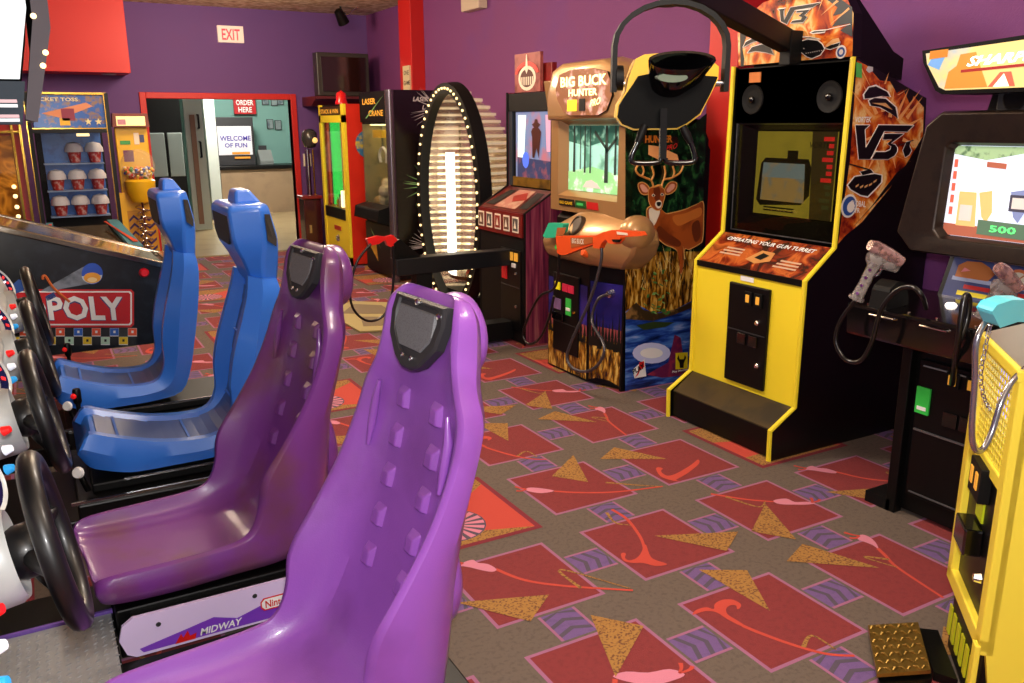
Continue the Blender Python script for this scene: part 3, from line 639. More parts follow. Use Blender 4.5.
# side print
sa = MB(); SY = BY
GRASS = ramp_mat('grass print', [(.35, '#2a1c08'), (.47, '#7a4d12'), (.55, '#c0892c'), (.68, '#ecc866')], scale=(22, 22, 5), nscale=2, detail=5, dist=.6, rough=.25)
WOODS = ramp_mat('woods print', [(.4, '#050c06'), (.55, '#11301a'), (.68, '#2a5a2c'), (.8, '#6b7a2a')], scale=(8, 8, 5), nscale=2.5, detail=6, dist=.5, rough=.25)
WATER = ramp_mat('pond print', [(.35, '#0d1c4a'), (.5, '#23439a'), (.62, '#4a7ac8'), (.78, '#b9c8ee')], scale=(1.5, 1.5, 9), nscale=3, detail=5, dist=.5, rough=.2)
DEER = mat('deer print', '#a8501c', .35, noise=(9, .8, '#7c3210')); DEERL = mat('deer rim', '#e3a45a', .4); CREAM = mat('print cream', '#f0e2cc', .4)
def s6(x, y): return (530+x/3.25, 190+y/3.25)
def s7(x, y): return (600+x/3.105, y/3.105)
def sg(pts, m, off, f=s6): sa.wp('Y', SY, [f(*p) for p in pts], m, off)
sg([(309, 655), (530, 625), (560, 100), (575, -250), (520, -205), (470, -240), (310, -240)], WOODS, .002)
sg([(310, 400), (310, 180), (400, 200), (560, 200), (550, 360), (520, 380), (430, 400)], GRASS, .003)
sg([(309, 655), (311, 395), (345, 370), (400, 400), (470, 390), (545, 350), (530, 625)], WATER, .004)
sg([(311, 400), (345, 365), (370, 390), (420, 400), (480, 385), (545, 355), (545, 375), (470, 405), (400, 425), (312, 420)], mat('bank print', '#3a2a14', .4, noise=(14, .9, '#9a7440')), .005)
sg([(345, 440), (400, 428), (470, 430), (440, 445), (370, 455)], mat('reed print', '#2c3d1c', .4), .006)
for (x, y, rx, ry) in ((395, 530, 62, 34),):
    sg([(x+rx*math.cos(a/8*math.pi), y+ry*math.sin(a/8*math.pi)) for a in range(16)], mat('glare print', '#c6cdf4', .3), .0055); sg([(x+rx*.6*math.cos(a/8*math.pi), y+ry*.5*math.sin(a/8*math.pi)) for a in range(16)], WHITE, .0058)
sg([(470, 470), (490, 480), (500, 560), (520, 600), (430, 610), (380, 600), (450, 560)], mat('red reflection', '#6a1d4a', .35, noise=(20, .8, '#a03048')), .0056)
# shrub
GL = mat('leaf print', '#3f7a34', .4)
random.seed(3)
for k in range(34):
    x, y = 375+random.random()*85, 265+random.random()*140; a = random.uniform(-1, 1)
    if abs(x-420) > 20+(y-265)*.45: continue
    dx, dy = 16*math.cos(a)*random.choice((-1, 1)), 10*math.sin(a)-6
    sg([(x, y), (x+dx*.5-3, y+dy*.5-4), (x+dx, y+dy), (x+dx*.5+3, y+dy*.5+4)], GL if k % 3 else mat('leaf light', '#7fae5a', .4), .007)
# deer: body, neck, head, antlers
def sd8(x, y): return (620+x/3.8, 110+y/3.8)
def smo(pts, k=4): return [(p.x, p.y) for p in smooth_path([Vector((x, y, 0)) for x, y in pts], k, True)]
def grow(pts, r):
    cx = sum(p[0] for p in pts)/len(pts); cy = sum(p[1] for p in pts)/len(pts); o = []
    for x, y in pts:
        l = math.hypot(x-cx, y-cy); o.append((x+(x-cx)/l*r, y+(y-cy)/l*r))
    return o
DB = smo([(108, 372), (103, 400), (112, 438), (135, 475), (170, 508), (205, 523), (220, 542), (224, 590), (231, 622), (240, 600), (243, 560), (246, 526), (262, 528), (300, 508), (312, 490), (316, 420), (315, 352), (290, 360), (245, 380), (200, 392), (176, 395), (160, 380), (140, 368)])
sg(grow(DB, 4), DEERL, .0075, sd8); sg(DB, DEER, .008, sd8)
sg(smo([(200, 405), (250, 392), (305, 370), (308, 400), (270, 420), (220, 440)]), mat('deer light', '#c8702c', .35), .0083, sd8)
sg(smo([(150, 440), (185, 470), (230, 500), (222, 520), (180, 505), (140, 470)]), mat('deer shade', '#6a2c10', .4), .0083, sd8); sg(smo([(272, 440), (300, 420), (306, 480), (285, 500)]), mat('deer shade', '#6a2c10'), .0083, sd8)
sg(smo([(112, 375), (111, 405), (118, 430), (130, 438), (142, 415), (152, 385), (140, 372)]), CREAM, .0086, sd8)
for ear in ([(70, 284), (86, 276), (106, 290), (113, 310), (100, 320), (80, 314)], [(171, 302), (190, 276), (213, 278), (211, 300), (192, 316), (176, 318)]):
    e_ = smo(ear); sg(grow(e_, 3.5), DEERL, .0086, sd8); sg(e_, DEER, .0088, sd8); sg(grow(e_, -7), mat('ear pink', '#e0a088', .4), .009, sd8)
HDq = smo([(112, 300), (109, 325), (112, 350), (122, 368), (140, 380), (156, 374), (163, 350), (170, 322), (165, 300), (140, 290)])
sg(grow(HDq, 3), DEERL, .0092, sd8); sg(HDq, DEER, .0094, sd8)
sg(smo([(128, 296), (150, 296), (152, 330), (146, 345), (132, 340)]), mat('deer shade', '#6a2c10'), .0096, sd8)
sg(smo([(136, 350), (148, 342), (158, 350), (156, 368), (144, 374), (134, 362)]), CREAM, .0096, sd8); sg(smo([(140, 350), (156, 350), (154, 362), (146, 366), (140, 360)], 2), BK, .0098, sd8)
for x, y in ((127, 325), (160, 322)): sg(smo([(x-7, y), (x, y-7), (x+7, y), (x, y+5)], 2), CREAM, .0097, sd8); sg(smo([(x-4, y), (x, y-5), (x+4, y), (x, y+4)], 2), BK, .0099, sd8)
ANT = mat('antler print', '#d8913c', .4)
for br in ([(128, 294), (118, 268), (95, 257), (70, 245), (60, 225), (72, 205)], [(118, 268), (128, 245), (120, 215)], [(84, 250), (90, 232), (84, 212)], [(130, 292), (150, 286), (160, 292)],
           [(158, 294), (166, 266), (196, 258), (228, 238), (240, 212)], [(166, 266), (172, 240), (168, 212)], [(200, 256), (206, 236), (200, 214)]):
    sa.tube(smooth_path([W(*sd8(x, y), 'Y', SY-.011) for x, y in br], 4), .0062, DEERL, 5); sa.tube(smooth_path([W(*sd8(x, y), 'Y', SY-.014) for x, y in br], 4), .0038, ANT, 5)
random.seed(9)
for k in range(90):
    x, y = random.uniform(35, 300), random.uniform(560, 680); dx, dy = random.uniform(-16, 16), -random.uniform(20, 60)
    sg([(x-1.8, y), (x+1.8, y), (x+dx, y+dy)], mat(*(('blade light', '#e8c878', .4), ('blade gold', '#a8742c', .4), ('blade dark', '#3a2a10', .4))[k % 3]), .0099, sd8)
# title, badges
ORA = mat('logo orange', '#e88a2c', .4)
sg([(130, 420), (240, 425), (245, 445), (135, 445)], mat('logo dark', '#2a100a', .4), .008, s7)
sa.text('HUNTER', W(*s7(140, 444), 'Y', SY-.010), (1, 0, 0), (0, 0, 1), .042, ORA, bold=.03, width=.20)
sg([(150, 450), (185, 455), (240, 480), (245, 500), (190, 500), (150, 480)], mat('sunset print', '#f0a868', .4), .0065, s7)
sa.text('PRO', W(*s7(205, 470), 'Y', SY-.011), (1, 0, .2), (0, 0, 1), .032, mat('logo red', '#d32020', .4), bold=.02, shear=.3)
sg([(332, 585), (372, 550), (378, 605), (340, 612)], WHITE, .0075)
sg([(355, 560), (370, 556), (372, 575), (352, 590), (340, 612), (352, 600)], mat('logo red', '#d32020'), .008)
sa.text('PLAY', W(*s6(336, 600), 'Y', SY-.011), (1, 0, .35), (-.3, 0, 1), .035, BK, bold=.03, width=.09)
sg([(473, 530), (513, 527), (512, 580), (473, 583)], mat('badge yellow', '#f2d81c', .4), .0075)
sg([(483, 535), (486, 550), (500, 550), (503, 535), (508, 545), (500, 562), (499, 578), (487, 578), (486, 562), (478, 548)], BK, .008)
sa.text('Play Mechanix', W(*s6(462, 597), 'Y', SY-.009), (1, 0, 0), (0, 0, 1), .018, WHITE, bold=.02, width=.15)
sa.build('side_art', sp)
# pedestal with front and angled right faces
DUSK = mat('dusk print', '#1d1c6a', .3, noise=(3, .9, '#3c2f9c'))
FIR = mat('fir print', '#0a140e', .4)
FX = 2.93
PED = [(FX, 4.74), (FX, 4.26), (3.02, 4.0), (3.05, 4.0), (3.05, 4.74)]
pd = MB().prism(PED, 'Z', 0.01, .76, BLACK).build('pedestal', t)
ar = MB()
def pf(y, z, off=.003): return Vector((FX-off, y, z))
def ps(s_, z, off=.003):  # angled face from (FX,4.26) to (3.02,4.0)
    q = Vector((FX, 4.26, z)).lerp(Vector((3.02, 4.0, z)), s_); nn = Vector((-.26, -.09, 0)).normalized(); return q+nn*off
ar.poly([pf(4.73, .02), pf(4.275, .02), pf(4.275, .30), pf(4.73, .30)], GRASS)
ar.poly([pf(4.73, .30), pf(4.275, .30), pf(4.275, .62), pf(4.73, .62)], DUSK)
ar.poly([ps(.04, .03), ps(.3, .05), ps(.6, .05), ps(.96, .02), ps(.96, .30), ps(.04, .30)], GRASS); ar.poly([ps(.04, .30), ps(.96, .30), ps(.96, .66), ps(.04, .66)], DUSK)
GLOW = mat('dusk glow', '#9a4a4a', .4)
ar.poly([ps(.04, .30, .004), ps(.96, .30, .004), ps(.96, .38, .004), ps(.04, .38, .004)], GLOW); ar.poly([pf(4.73, .30, .004), pf(4.275, .30, .004), pf(4.275, .37, .004), pf(4.73, .37, .004)], GLOW)
random.seed(5)
def fir(mk, c, b, h, w_):
    ar.poly([mk(c-w_, b), mk(c-w_*.4, b+h*.35), mk(c-w_*.6, b+h*.35), mk(c-w_*.2, b+h*.7), mk(c, b+h), mk(c+w_*.2, b+h*.7), mk(c+w_*.6, b+h*.35), mk(c+w_*.4, b+h*.35), mk(c+w_, b)], FIR)
for k in range(11):
    fir(lambda a, z: ps(min(max(a, .03), .97), z, .006), .06+k*.088, .24+.02*random.random(), .14+.12*random.random(), .07)
for k in range(10):
    yy = 4.70-k*.045
    fir(lambda a, z: pf(min(max(a, 4.28), 4.725), z, .006), yy, .24+.02*random.random(), .10+.10*random.random(), .028)
for k in range(14):
    s_ = random.uniform(.1, .9); z = random.uniform(.06, .24)
    ar.poly([ps(s_, z, .005), ps(s_+.02, z, .005), ps(s_+.05, z+.07, .005)], FIR)
ar.build('pedestal_print', pd)
cd = MB().box(FX-.014, FX, 4.36, 4.66, .14, .66, BLACK).build('coin_door', t, bevel=.005)
for yy, m_ in ((4.60, '#e6d21e'), (4.51, '#b8203a'), (4.44, '#b8203a')): MB().box(FX-.02, FX-.013, yy-.03, yy+.03, .55, .60, mat('lit '+m_, m_, .4, emit=.35)).build('coin_slot_light', cd)
MB().box(FX-.018, FX-.013, 4.44, 4.50, .40, .51, mat('green card', '#35c84a', .5)).box(FX-.02, FX-.018, 4.445, 4.495, .43, .45, WHITE).build('price_card', cd)
MB().box(FX-.02, FX-.013, 4.56, 4.64, .42, .49, mat('purple label', '#8c6a9a', .5)).build('label_plate', cd)
MB().box(FX-.03, FX-.013, 4.52, 4.65, .35, .40, BLKG).build('return_cup', cd, bevel=.004)
for zz in (.43, .27): MB().lathe([(0, .012), (.009, .012), (.012, 0)], (FX-.013, 4.40, zz), (-1, 0, 0), BRASS, 12).build('lock', cd)
MB().box(FX-.016, FX-.013, 4.37, 4.655, .335, .34, DGREY).build('seam', cd)
# gun console: moulded bronze pod
po = MB()
def pl5(z, xf, yl, yr, xc, yn, xb=3.12): return [Vector((xb, yl, z)), Vector((xf+.02, yl, z)), Vector((xf, (yl*2+yr)/3, z)), Vector((xf, yr, z)), Vector(((xf+xc)/2, (yr+yn)/2-.01, z)), Vector((xc, yn, z)), Vector((xb, yn-.03, z))]
po.loft([pl5(.755, 2.91, 4.745, 4.27, 2.99, 4.01), pl5(.80, 2.88, 4.75, 4.26, 2.97, 3.95), pl5(.86, 2.86, 4.75, 4.25, 2.96, 3.88), pl5(.93, 2.88, 4.70, 4.25, 2.96, 3.85), pl5(.99, 2.92, 4.60, 4.24, 2.98, 3.87), pl5(1.04, 2.965, 4.52, 4.22, 3.01, 3.93), pl5(1.075, 3.01, 4.47, 4.2, 3.04, 4.02)], TAN)
po.build('gun_console', t, smooth=38, bevel=.018)
hl = MB(); hc = W(576, 226, 'X', 2.915)
hl.lathe([(.075, -.02), (.068, .010), (.058, .012), (.054, .006), (.0, .005)], hc, (-.85, .15, .45), mat('holster dark', '#3a2a1a', .5), 24); hl.build('holster_cup', t, smooth=50)
hl = MB(); hl.lathe([(.105, -.03), (.10, .02), (.08, .05), (.04, .065), (.0, .07)], W(638, 233, 'Y', 3.90), (-.25, -1, .2), TAN, 24); hl.build('holster_dome', t, smooth=60)
for px_, m_ in (((559, 247), '#1fae3c'), ((585, 253), '#e2561c')):
    c = W(*px_, 'X', 2.875); MB().lathe([(.0, .02), (.018, .02), (.024, .008), (.024, -.02)], c, (-1, 0, .4), mat('btn'+m_, m_, .3, emit=.15), 16).build('start_button', t, smooth=40)
# monitor
MX = 3.0
mo = MB(); y0_, y1_ = 4.0, 4.83; za, zb = 1.05, 1.64
O_ = [(MX, y1_, za), (MX, y0_, za), (MX, y0_, zb), (MX, y1_, zb)]; I_ = [(MX+.04, 4.67, 1.185), (MX+.04, 4.12, 1.185), (MX+.04, 4.12, 1.585), (MX+.04, 4.67, 1.585)]
M_ = [(MX-.015, 4.72, 1.15), (MX-.015, 4.07, 1.15), (MX-.015, 4.07, 1.62), (MX-.015, 4.72, 1.62)]
for k in range(4):
    j = (k+1) % 4; mo.add([O_[k], O_[j], M_[j], M_[k], I_[j], I_[k]], [(0, 1, 2, 3), (3, 2, 4, 5)], TAN)
    mo.add([O_[k], O_[j], (MX+.12, O_[j][1], O_[j][2]), (MX+.12, O_[k][1], O_[k][2])], [(0, 1, 2, 3)], TAN)
mo.build('monitor_surround', t, smooth=25)
st_ = MB(); st_.box(MX-.012, MX-.004, 4.53, 4.71, 1.085, 1.13, mat('strip black', '#1a1208', .4)).text('BIG GAME', (MX-.014, 4.70, 1.095), (0, -1, 0), (0, 0, 1), .02, YELD, bold=.02, width=.15)
st_.box(MX-.012, MX-.004, 4.40, 4.52, 1.085, 1.13, mat('strip green', '#14501e', .4)).box(MX-.014, MX-.011, 4.43, 4.5, 1.10, 1.115, mat('strip green light', '#46c060', .4)).box(MX-.012, MX-.004, 4.27, 4.39, 1.085, 1.13, mat('strip red', '#c01a1a', .4))
st_.build('caption_strip', t)
sc_ = MB(); 
SCR = mat('forest screen', '#a0d8c8', .3, emit=.62, noise=(7, 1, '#5f9a80')); sc_.box(MX+.035, MX+.04, 4.12, 4.67, 1.185, 1.585, SCR)
def B_(pts, m, o=.003): sc_.poly([(MX+.035-o, y, z) for y, z in pts], m)
B_([(4.67, 1.585), (4.12, 1.585), (4.12, 1.47), (4.3, 1.49), (4.45, 1.46), (4.67, 1.49)], mat('screen canopy', '#2f6a5a', .4, emit=.35, noise=(20, 1, '#8cc8b0')))
B_([(4.67, 1.185), (4.12, 1.185), (4.12, 1.30), (4.4, 1.34), (4.67, 1.30)], mat('screen meadow', '#8fd08a', .4, emit=.6, noise=(16, 1, '#d8f4e0')))
TRK = mat('screen trunk', '#2f4038', .4, emit=.2)
for (y, w_, za_, zb_) in ((4.25, .02, 1.25, 1.585), (4.42, .008, 1.3, 1.585), (4.48, .01, 1.3, 1.585), (4.60, .014, 1.3, 1.585), (4.16, .012, 1.3, 1.585), (4.53, .006, 1.32, 1.585)):
    B_([(y-w_, za_), (y+w_, za_), (y+w_*.6, zb_), (y-w_*.6, zb_)], TRK, .006)
B_([(4.25, 1.46), (4.24, 1.43), (4.38, 1.54), (4.37, 1.56)], TRK, .006); B_([(4.25, 1.42), (4.26, 1.44), (4.14, 1.53), (4.14, 1.51)], TRK, .006)
B_([(4.50, 1.21), (4.46, 1.25), (4.40, 1.26), (4.34, 1.24), (4.30, 1.21)], WHITE, .007)
sc_.build('screen', t)
# marquee pod
mq = MB()
def mring(x, sy, z0_, z1_): return [Vector((x, 4.36+(x-2.9)*.12+sy*a, z0_+(z1_-z0_)*b)) for a, b in ((-.42, 0), (-.43, .45), (-.36, .85), (-.24, 1.0), (.24, 1.0), (.36, .88), (.43, .45), (.42, 0))]
mq.loft([mring(2.90, .80, 1.635, 1.925), mring(2.92, .92, 1.62, 1.95), mring(3.05, .97, 1.61, 1.97), mring(3.35, .95, 1.61, 1.93)], TAN); mq.build('marquee_housing', t, smooth=40, bevel=.01)
ml = MB(); LOGO = mat('lit marquee', '#8a5a3c', .3, emit=.35, noise=(12, 1, '#d8a8a0'))
MQ = [(4.56, 1.885), (4.60, 1.80), (4.58, 1.74), (4.50, 1.66), (4.42, 1.645), (4.14, 1.645), (4.06, 1.67), (4.01, 1.75), (4.02, 1.82), (4.06, 1.88), (4.2, 1.905), (4.42, 1.91)]
ml.prism(MQ, 'X', 2.885, 2.90, BLACK, LOGO)
LW = mat('lit letters', '#fff3a8', .3, emit=1.6)
ml.text('BIG BUCK', (2.883, 4.54, 1.81), (0, -1, 0), (0, 0, 1), .06, LW, bold=.03, width=.48); ml.text('HUNTER', (2.883, 4.45, 1.755), (0, -1, 0), (0, 0, 1), .04, LW, bold=.03, width=.30)
ml.text('PRO', (2.882, 4.22, 1.69), (0, -1, .15), (0, 0, 1), .04, LW, bold=.02, shear=.3); ml.box(2.881, 2.884, 4.36, 4.46, 1.67, 1.735, mat('lit yellow', '#f6d22c', .4, emit=.9)); ml.box(2.880, 2.884, 4.27, 4.33, 1.67, 1.74, BK)
ml.build('marquee_sign', t)
# curved wings of the housing under the marquee
wg = MB()
for ya, yb in ((4.82, 4.62), (4.0, 4.2)):
    wg.loft([[Vector((2.93, ya, 1.86)), Vector((3.05, ya, 1.86)), Vector((3.05, yb, 1.86)), Vector((2.91, yb, 1.86))], [Vector((2.96, ya, 1.70)), Vector((3.06, ya, 1.70)), Vector((3.06, yb, 1.66)), Vector((2.93, yb, 1.66))],
             [Vector((2.99, ya, 1.62)), Vector((3.06, ya, 1.62)), Vector((3.06, yb, 1.62)), Vector((2.98, yb, 1.62))]], TAN)
wg.build('housing_wings', t, smooth=40, bevel=.008)
# rifles
ORG_ = mat('rifle orange', '#f0561e', .4, coat=.2); GRN_ = mat('rifle green', '#2bbd92', .4, coat=.2)
def s3(x, y): return (540+x/6.83, 180+y/6.83)
g = thing('toy_rifle', 'bright orange toy rifle resting across the hunting game console', 'toy gun', tuple(W(*s3(400, 420), 'X', 2.74)))
RF = [(140, 380), (150, 495), (170, 508), (200, 510), (395, 437), (400, 462), (440, 465), (458, 425), (484, 402), (500, 428), (552, 437), (582, 402), (582, 390), (735, 378), (718, 350), (560, 338), (520, 340), (470, 352), (420, 375)]
MB().slab([W(*s3(*p), 'X', 2.755) for p in RF], (-.035, 0, 0), ORG_).build('stock_and_barrel', g, bevel=.007)
MB().slab([W(*s3(*p), 'X', 2.72) for p in ((210, 395), (215, 465), (360, 430), (360, 390))], (-.003, 0, 0), mat('decal brown', '#b0602c', .5)).text('BIG BUCK', W(*s3(218, 432), 'X', 2.714), (0, -1, .06), (0, 0, 1), .03, CREAM, bold=.02, width=.125).build('decal', g)
MB().slab([W(*s3(*p), 'X', 2.72) for p in ((525, 352), (530, 372), (600, 378), (598, 362))], (-.003, 0, 0), CREAM).build('receiver_plate', g)
MB().slab([W(*s3(*p), 'X', 2.725) for p in ((505, 405), (512, 420), (545, 425), (560, 405))], (-.015, 0, 0), BLKM).build('trigger', g)
MB().tube(pathW('X', 2.74, ((601, 243), (601, 262), (590, 300), (572, 340), (567, 358), (574, 369), (588, 371), (600, 362), (604, 345))) + [Vector((2.90, 4.18, .42)), Vector((2.91, 4.14, .56)), Vector((2.95, 4.09, .60))], .009, mat('hose grey', '#55555a', .3, .5), sub=5).build('cable', g, smooth=60)
MB().lathe([(.03, 0), (.022, .03), (.0, .035)], (2.985, 4.10, .60), (-.9, -.3, 0), SILV, 12).build('cable_plug', g)
g = thing('toy_rifle', 'green toy rifle butt on the far side of the hunting game console', 'toy gun', tuple(W(*s3(120, 340), 'X', 2.85)))
MB().slab([W(*s3(*p), 'X', 2.86) for p in ((95, 290), (55, 380), (75, 395), (140, 390), (190, 350), (200, 295))], (-.04, 0, 0), GRN_).build('stock', g, bevel=.008)
MB().slab([W(*s3(*p), 'X', 2.82) for p in ((120, 325), (110, 385), (165, 372), (180, 325))], (-.003, 0, 0), mat('decal brown', '#b0602c')).build('decal', g)
MB().tube(pathW('X', 2.88, ((560, 240), (556, 285), (540, 296), (528, 318), (523, 335), (529, 344), (540, 338), (549, 318), (554, 296))), .009, CABLE, sub=5).build('cable', g, smooth=60)

# ================================================================== western cabinet
WOODM = ramp_mat('maroon wood print', [(.36, '#4a1230'), (.5, '#74243f'), (.62, '#8c3a52'), (.75, '#a86a62')], scale=(16, 16, .8), nscale=2.4, detail=4, dist=.4, rough=.4, coat=.1)
t = thing('western_cabinet', 'maroon wood print shooting cabinet with playing card panel and red header boards', 'arcade machine', (3.4, 5.6, 0))
A0, A1 = 5.25, 5.97
WP = [(3.06, 0), (3.06, .97), (3.32, 1.12), (3.32, 1.82), (3.75, 1.82), (3.80, 0)]
MB().prism(WP, 'Y', A0+.02, A1-.02, BLACK).build('cabinet_body', t)
WP2 = [(3.05, 0), (3.05, .975), (3.30, 1.125), (3.30, 1.83), (3.76, 1.83), (3.81, 0)]
for ya, yb in ((A0, A0+.02), (A1-.02, A1)):
    sp = MB().prism(WP2, 'Y', ya, yb, WOODM).build('side_panel', t)
    MB().tube([(x-.001, (ya+yb)/2, z) for x, z in WP2[:4]], .011, BLACK, 6).build('edge_trim', sp)
MB().box(3.045, 3.06, A0+.02, A1-.02, 0.01, .80, BLKM).build('lower_front', t)
cp = MB(); T0, T1 = Vector((3.045, 0, .975)), Vector((3.30, 0, 1.12))
def sl(y, tt, off=0):
    q = T0.lerp(T1, tt); q.y = y; return q+Vector((-(T1.z-T0.z), 0, T1.x-T0.x)).normalized()*off
cp.slab([sl(A0+.02, 0), sl(A1-.02, 0), sl(A1-.02, 1), sl(A0+.02, 1)], (0, 0, -.02), MAROON, mat('panel maroon', '#5e1412', .3, noise=(8, .7, '#33100c')))
PR = mat('poster rose', '#b8786a', .5, noise=(12, .9, '#c9a58a'))
cp.poly([sl(5.76, .1, .003), sl(5.44, .1, .003), sl(5.48, .9, .003), sl(5.72, .9, .003)], PR)
cp.poly([sl(5.45, .5, .005), sl(5.6, .35, .005), sl(5.68, .6, .005), sl(5.55, .8, .005)], mat('emblem red', '#a02a20', .5))
DK = mat('speaker dark', '#1d120f', .6)
cp.poly([sl(5.93, .15, .003), sl(5.79, .15, .003), sl(5.75, .85, .003), sl(5.84, .85, .003)], DK); cp.poly([sl(5.41, .15, .003), sl(5.29, .15, .003), sl(5.33, .85, .003), sl(5.44, .85, .003)], DK)
cp.build('control_panel', t)
cf = MB(); cf.box(3.03, 3.05, A0+.02, A1-.02, .80, .97, mat('card panel red', '#6e1510', .4))
cf.build('card_panel', t)
for k in range(5):
    yy = 5.90-k*.135; cdm = MB().box(3.026, 3.03, yy-.045, yy+.045, .83, .945, CREAM)
    m_ = [mat('card brown', '#6a4a3c', .5), mat('card grey', '#55504e', .5), mat('card red', '#8c2418', .5)][[0, 1, 2, 0, 1][k]]
    cdm.box(3.024, 3.0262, yy-.036, yy+.036, .842, .933, m_); cdm.poly([(3.023, yy-.02, .86), (3.023, yy, .92), (3.023, yy+.02, .86)], CREAM)
    cdm.build('playing_card', t)
dn = MB().box(3.035, 3.046, 5.30, 5.60, .10, .70, BLACK).box(3.03, 3.036, 5.31, 5.59, .42, .428, DGREY).build('coin_door', t, bevel=.004)
for yy in (5.36, 5.43): MB().box(3.026, 3.036, yy-.022, yy+.022, .62, .68, mat('amber slot', '#d79a35')).build('coin_slot', dn)
MB().box(3.026, 3.036, 5.50, 5.57, .47, .60, mat('red card', '#d01a20', .5, emit=.1)).build('price_card', dn)
MB().box(3.026, 3.036, 5.37, 5.42, .57, .60, WHITE).build('label', dn)
for zz in (.53, .28): MB().lathe([(0, .012), (.010, .01), (.012, 0)], (3.034, 5.36, zz), (-1, 0, 0), CHROME, 10).build('lock', dn)
# monitor area
MB().box(3.30, 3.32, A0+.02, A1-.02, 1.69, 1.82, BLKM).build('header_board', t)
fr = MB(); fr.box(3.305, 3.33, 5.90, 5.95, 1.13, 1.69, mat('steel blue trim', '#4c5560', .3, .6)); fr.box(3.305, 3.33, 5.27, 5.33, 1.13, 1.69, BLKM); fr.box(3.31, 3.33, 5.33, 5.9, 1.13, 1.20, mat('gold panel', '#7a5a1c', .3, noise=(6, .8, '#2a1c0c')))
fr.build('screen_bezel', t)
s_ = MB(); s_.box(3.318, 3.322, 5.33, 5.86, 1.20, 1.685, mat('dusk screen', '#6d7fa8', .3, emit=.6, noise=(5, 1, '#a86a78')))
def C_(pts, m, o=.003): s_.poly([(3.318-o, y, z) for y, z in pts], m)
C_([(5.82, 1.66), (5.70, 1.66), (5.74, 1.25), (5.83, 1.22)], mat('screen pale', '#cfe8e0', .3, emit=.9)); C_([(5.42, 1.66), (5.35, 1.66), (5.35, 1.4), (5.40, 1.4)], mat('screen pink', '#d89ab4', .3, emit=.7))
FIG = mat('cowboy figure', '#4a2018', .4, emit=.12)
C_([(5.60, 1.35), (5.605, 1.50), (5.62, 1.54), (5.60, 1.565), (5.575, 1.57), (5.61, 1.592), (5.575, 1.605), (5.565, 1.63), (5.53, 1.63), (5.52, 1.605), (5.485, 1.592), (5.52, 1.57), (5.50, 1.56), (5.475, 1.54), (5.49, 1.45), (5.51, 1.35), (5.54, 1.42), (5.57, 1.35)], FIG, .006)
C_([(5.83, 1.35), (5.33, 1.33), (5.33, 1.2), (5.83, 1.2)], mat('screen steps', '#35406a', .4, emit=.3, noise=(14, 1, '#8a5060')), .004)
C_([(5.70+.05*math.cos(a), 1.33+.06*math.sin(a)) for a in [k*math.pi/8 for k in range(16)]], mat('screen blue', '#4a6ad8', .3, emit=.9), .0065)
s_.build('screen', t)
hbm = mat('header red', '#8c1a14', .4, noise=(6, .6, '#5c0f10'))
bd = MB(); bd.box(3.40, 3.44, 5.47, 5.96, 1.83, 2.03, hbm); bd.build('header_board_lower', t)
bd = MB(); bd.box(3.36, 3.385, 5.57, 5.95, 1.83, 2.11, mat('header rose', '#a05048', .45, noise=(7, 1, '#6e2018')))
def H_(pts, m, o): bd.poly([(3.36-o, y, z) for y, z in pts], m)
H_([(5.76+.13*math.cos(k*math.pi/10), 1.93+.09*math.sin(k*math.pi/10)) for k in range(20)], CREAM, .002)
H_([(5.76+.10*math.cos(k*math.pi/10), 1.93+.065*math.sin(k*math.pi/10)) for k in range(20)], mat('header dark', '#5a2a20', .5), .003)
for k in range(7): H_([(5.76+(k-3)*.028-.008, 1.88), (5.76+(k-3)*.028+.006, 1.88), (5.76+(k-3)*.028+.006, 1.94), (5.76+(k-3)*.028-.008, 1.94)], CREAM, .004)
RL = mat('ribbon red', '#e03428', .4)
for k in range(-5, 5):
    a0, a1 = math.pi/2+k*.28, math.pi/2+(k+1)*.28
    H_([(5.76+.18*math.cos(a0), 1.95+.10*math.sin(a0)), (5.76+.18*math.cos(a1), 1.95+.10*math.sin(a1)), (5.76+.145*math.cos(a1), 1.95+.07*math.sin(a1)), (5.76+.145*math.cos(a0), 1.95+.07*math.sin(a0))], RL, .005)
H_([(5.765, 2.10), (5.755, 2.10), (5.74, 1.99), (5.76, 1.96), (5.78, 1.99)], CREAM, .006)
bd.build('header_board_upper', t)
# swing arm and foot that carry the front gun
AY = 5.5
am = MB().box(2.13, 3.05, AY-.06, AY+.06, .578, .695, mat('arm black', '#101216', .4)).build('gun_arm', t, bevel=.006)
MB().box(2.25, 3.05, AY-.07, AY+.07, .02, .155, BLKM).box(2.62, 2.80, AY-.075, AY-.07, .06, .12, BLACK).build('foot_bar', t, bevel=.006)
MB().box(2.28, 2.40, AY-.05, AY+.05, .15, .58, BLKM).build('post', t)
MB().prism([(2.13, .695), (2.13, .80), (2.17, .83), (2.33, .70)], 'Y', AY-.03, AY+.03, BLACK).build('gun_bracket', t)
g = thing('toy_pistol', 'red toy pistol on the black swing arm beside the light ring machine', 'toy gun', (2.08, AY, .80))
PR_ = [(367, 239), (370, 246), (379, 244), (385, 240), (388, 246), (394, 248), (398, 240), (393, 235), (386, 237), (378, 236)]
MB().slab([W(x, y, 'Y', AY-.02) for x, y in PR_], (0, .04, 0), mat('pistol red', '#d8141c', .3, coat=.4)).build('gun_body', g, bevel=.006)
MB().tube(pathW('Y', AY-.05, ((371, 244), (357, 262), (350, 290), (354, 310), (368, 321), (383, 316), (391, 300), (394, 270), (393, 246))), .009, CABLE, sub=5).build('cable', g, smooth=60)

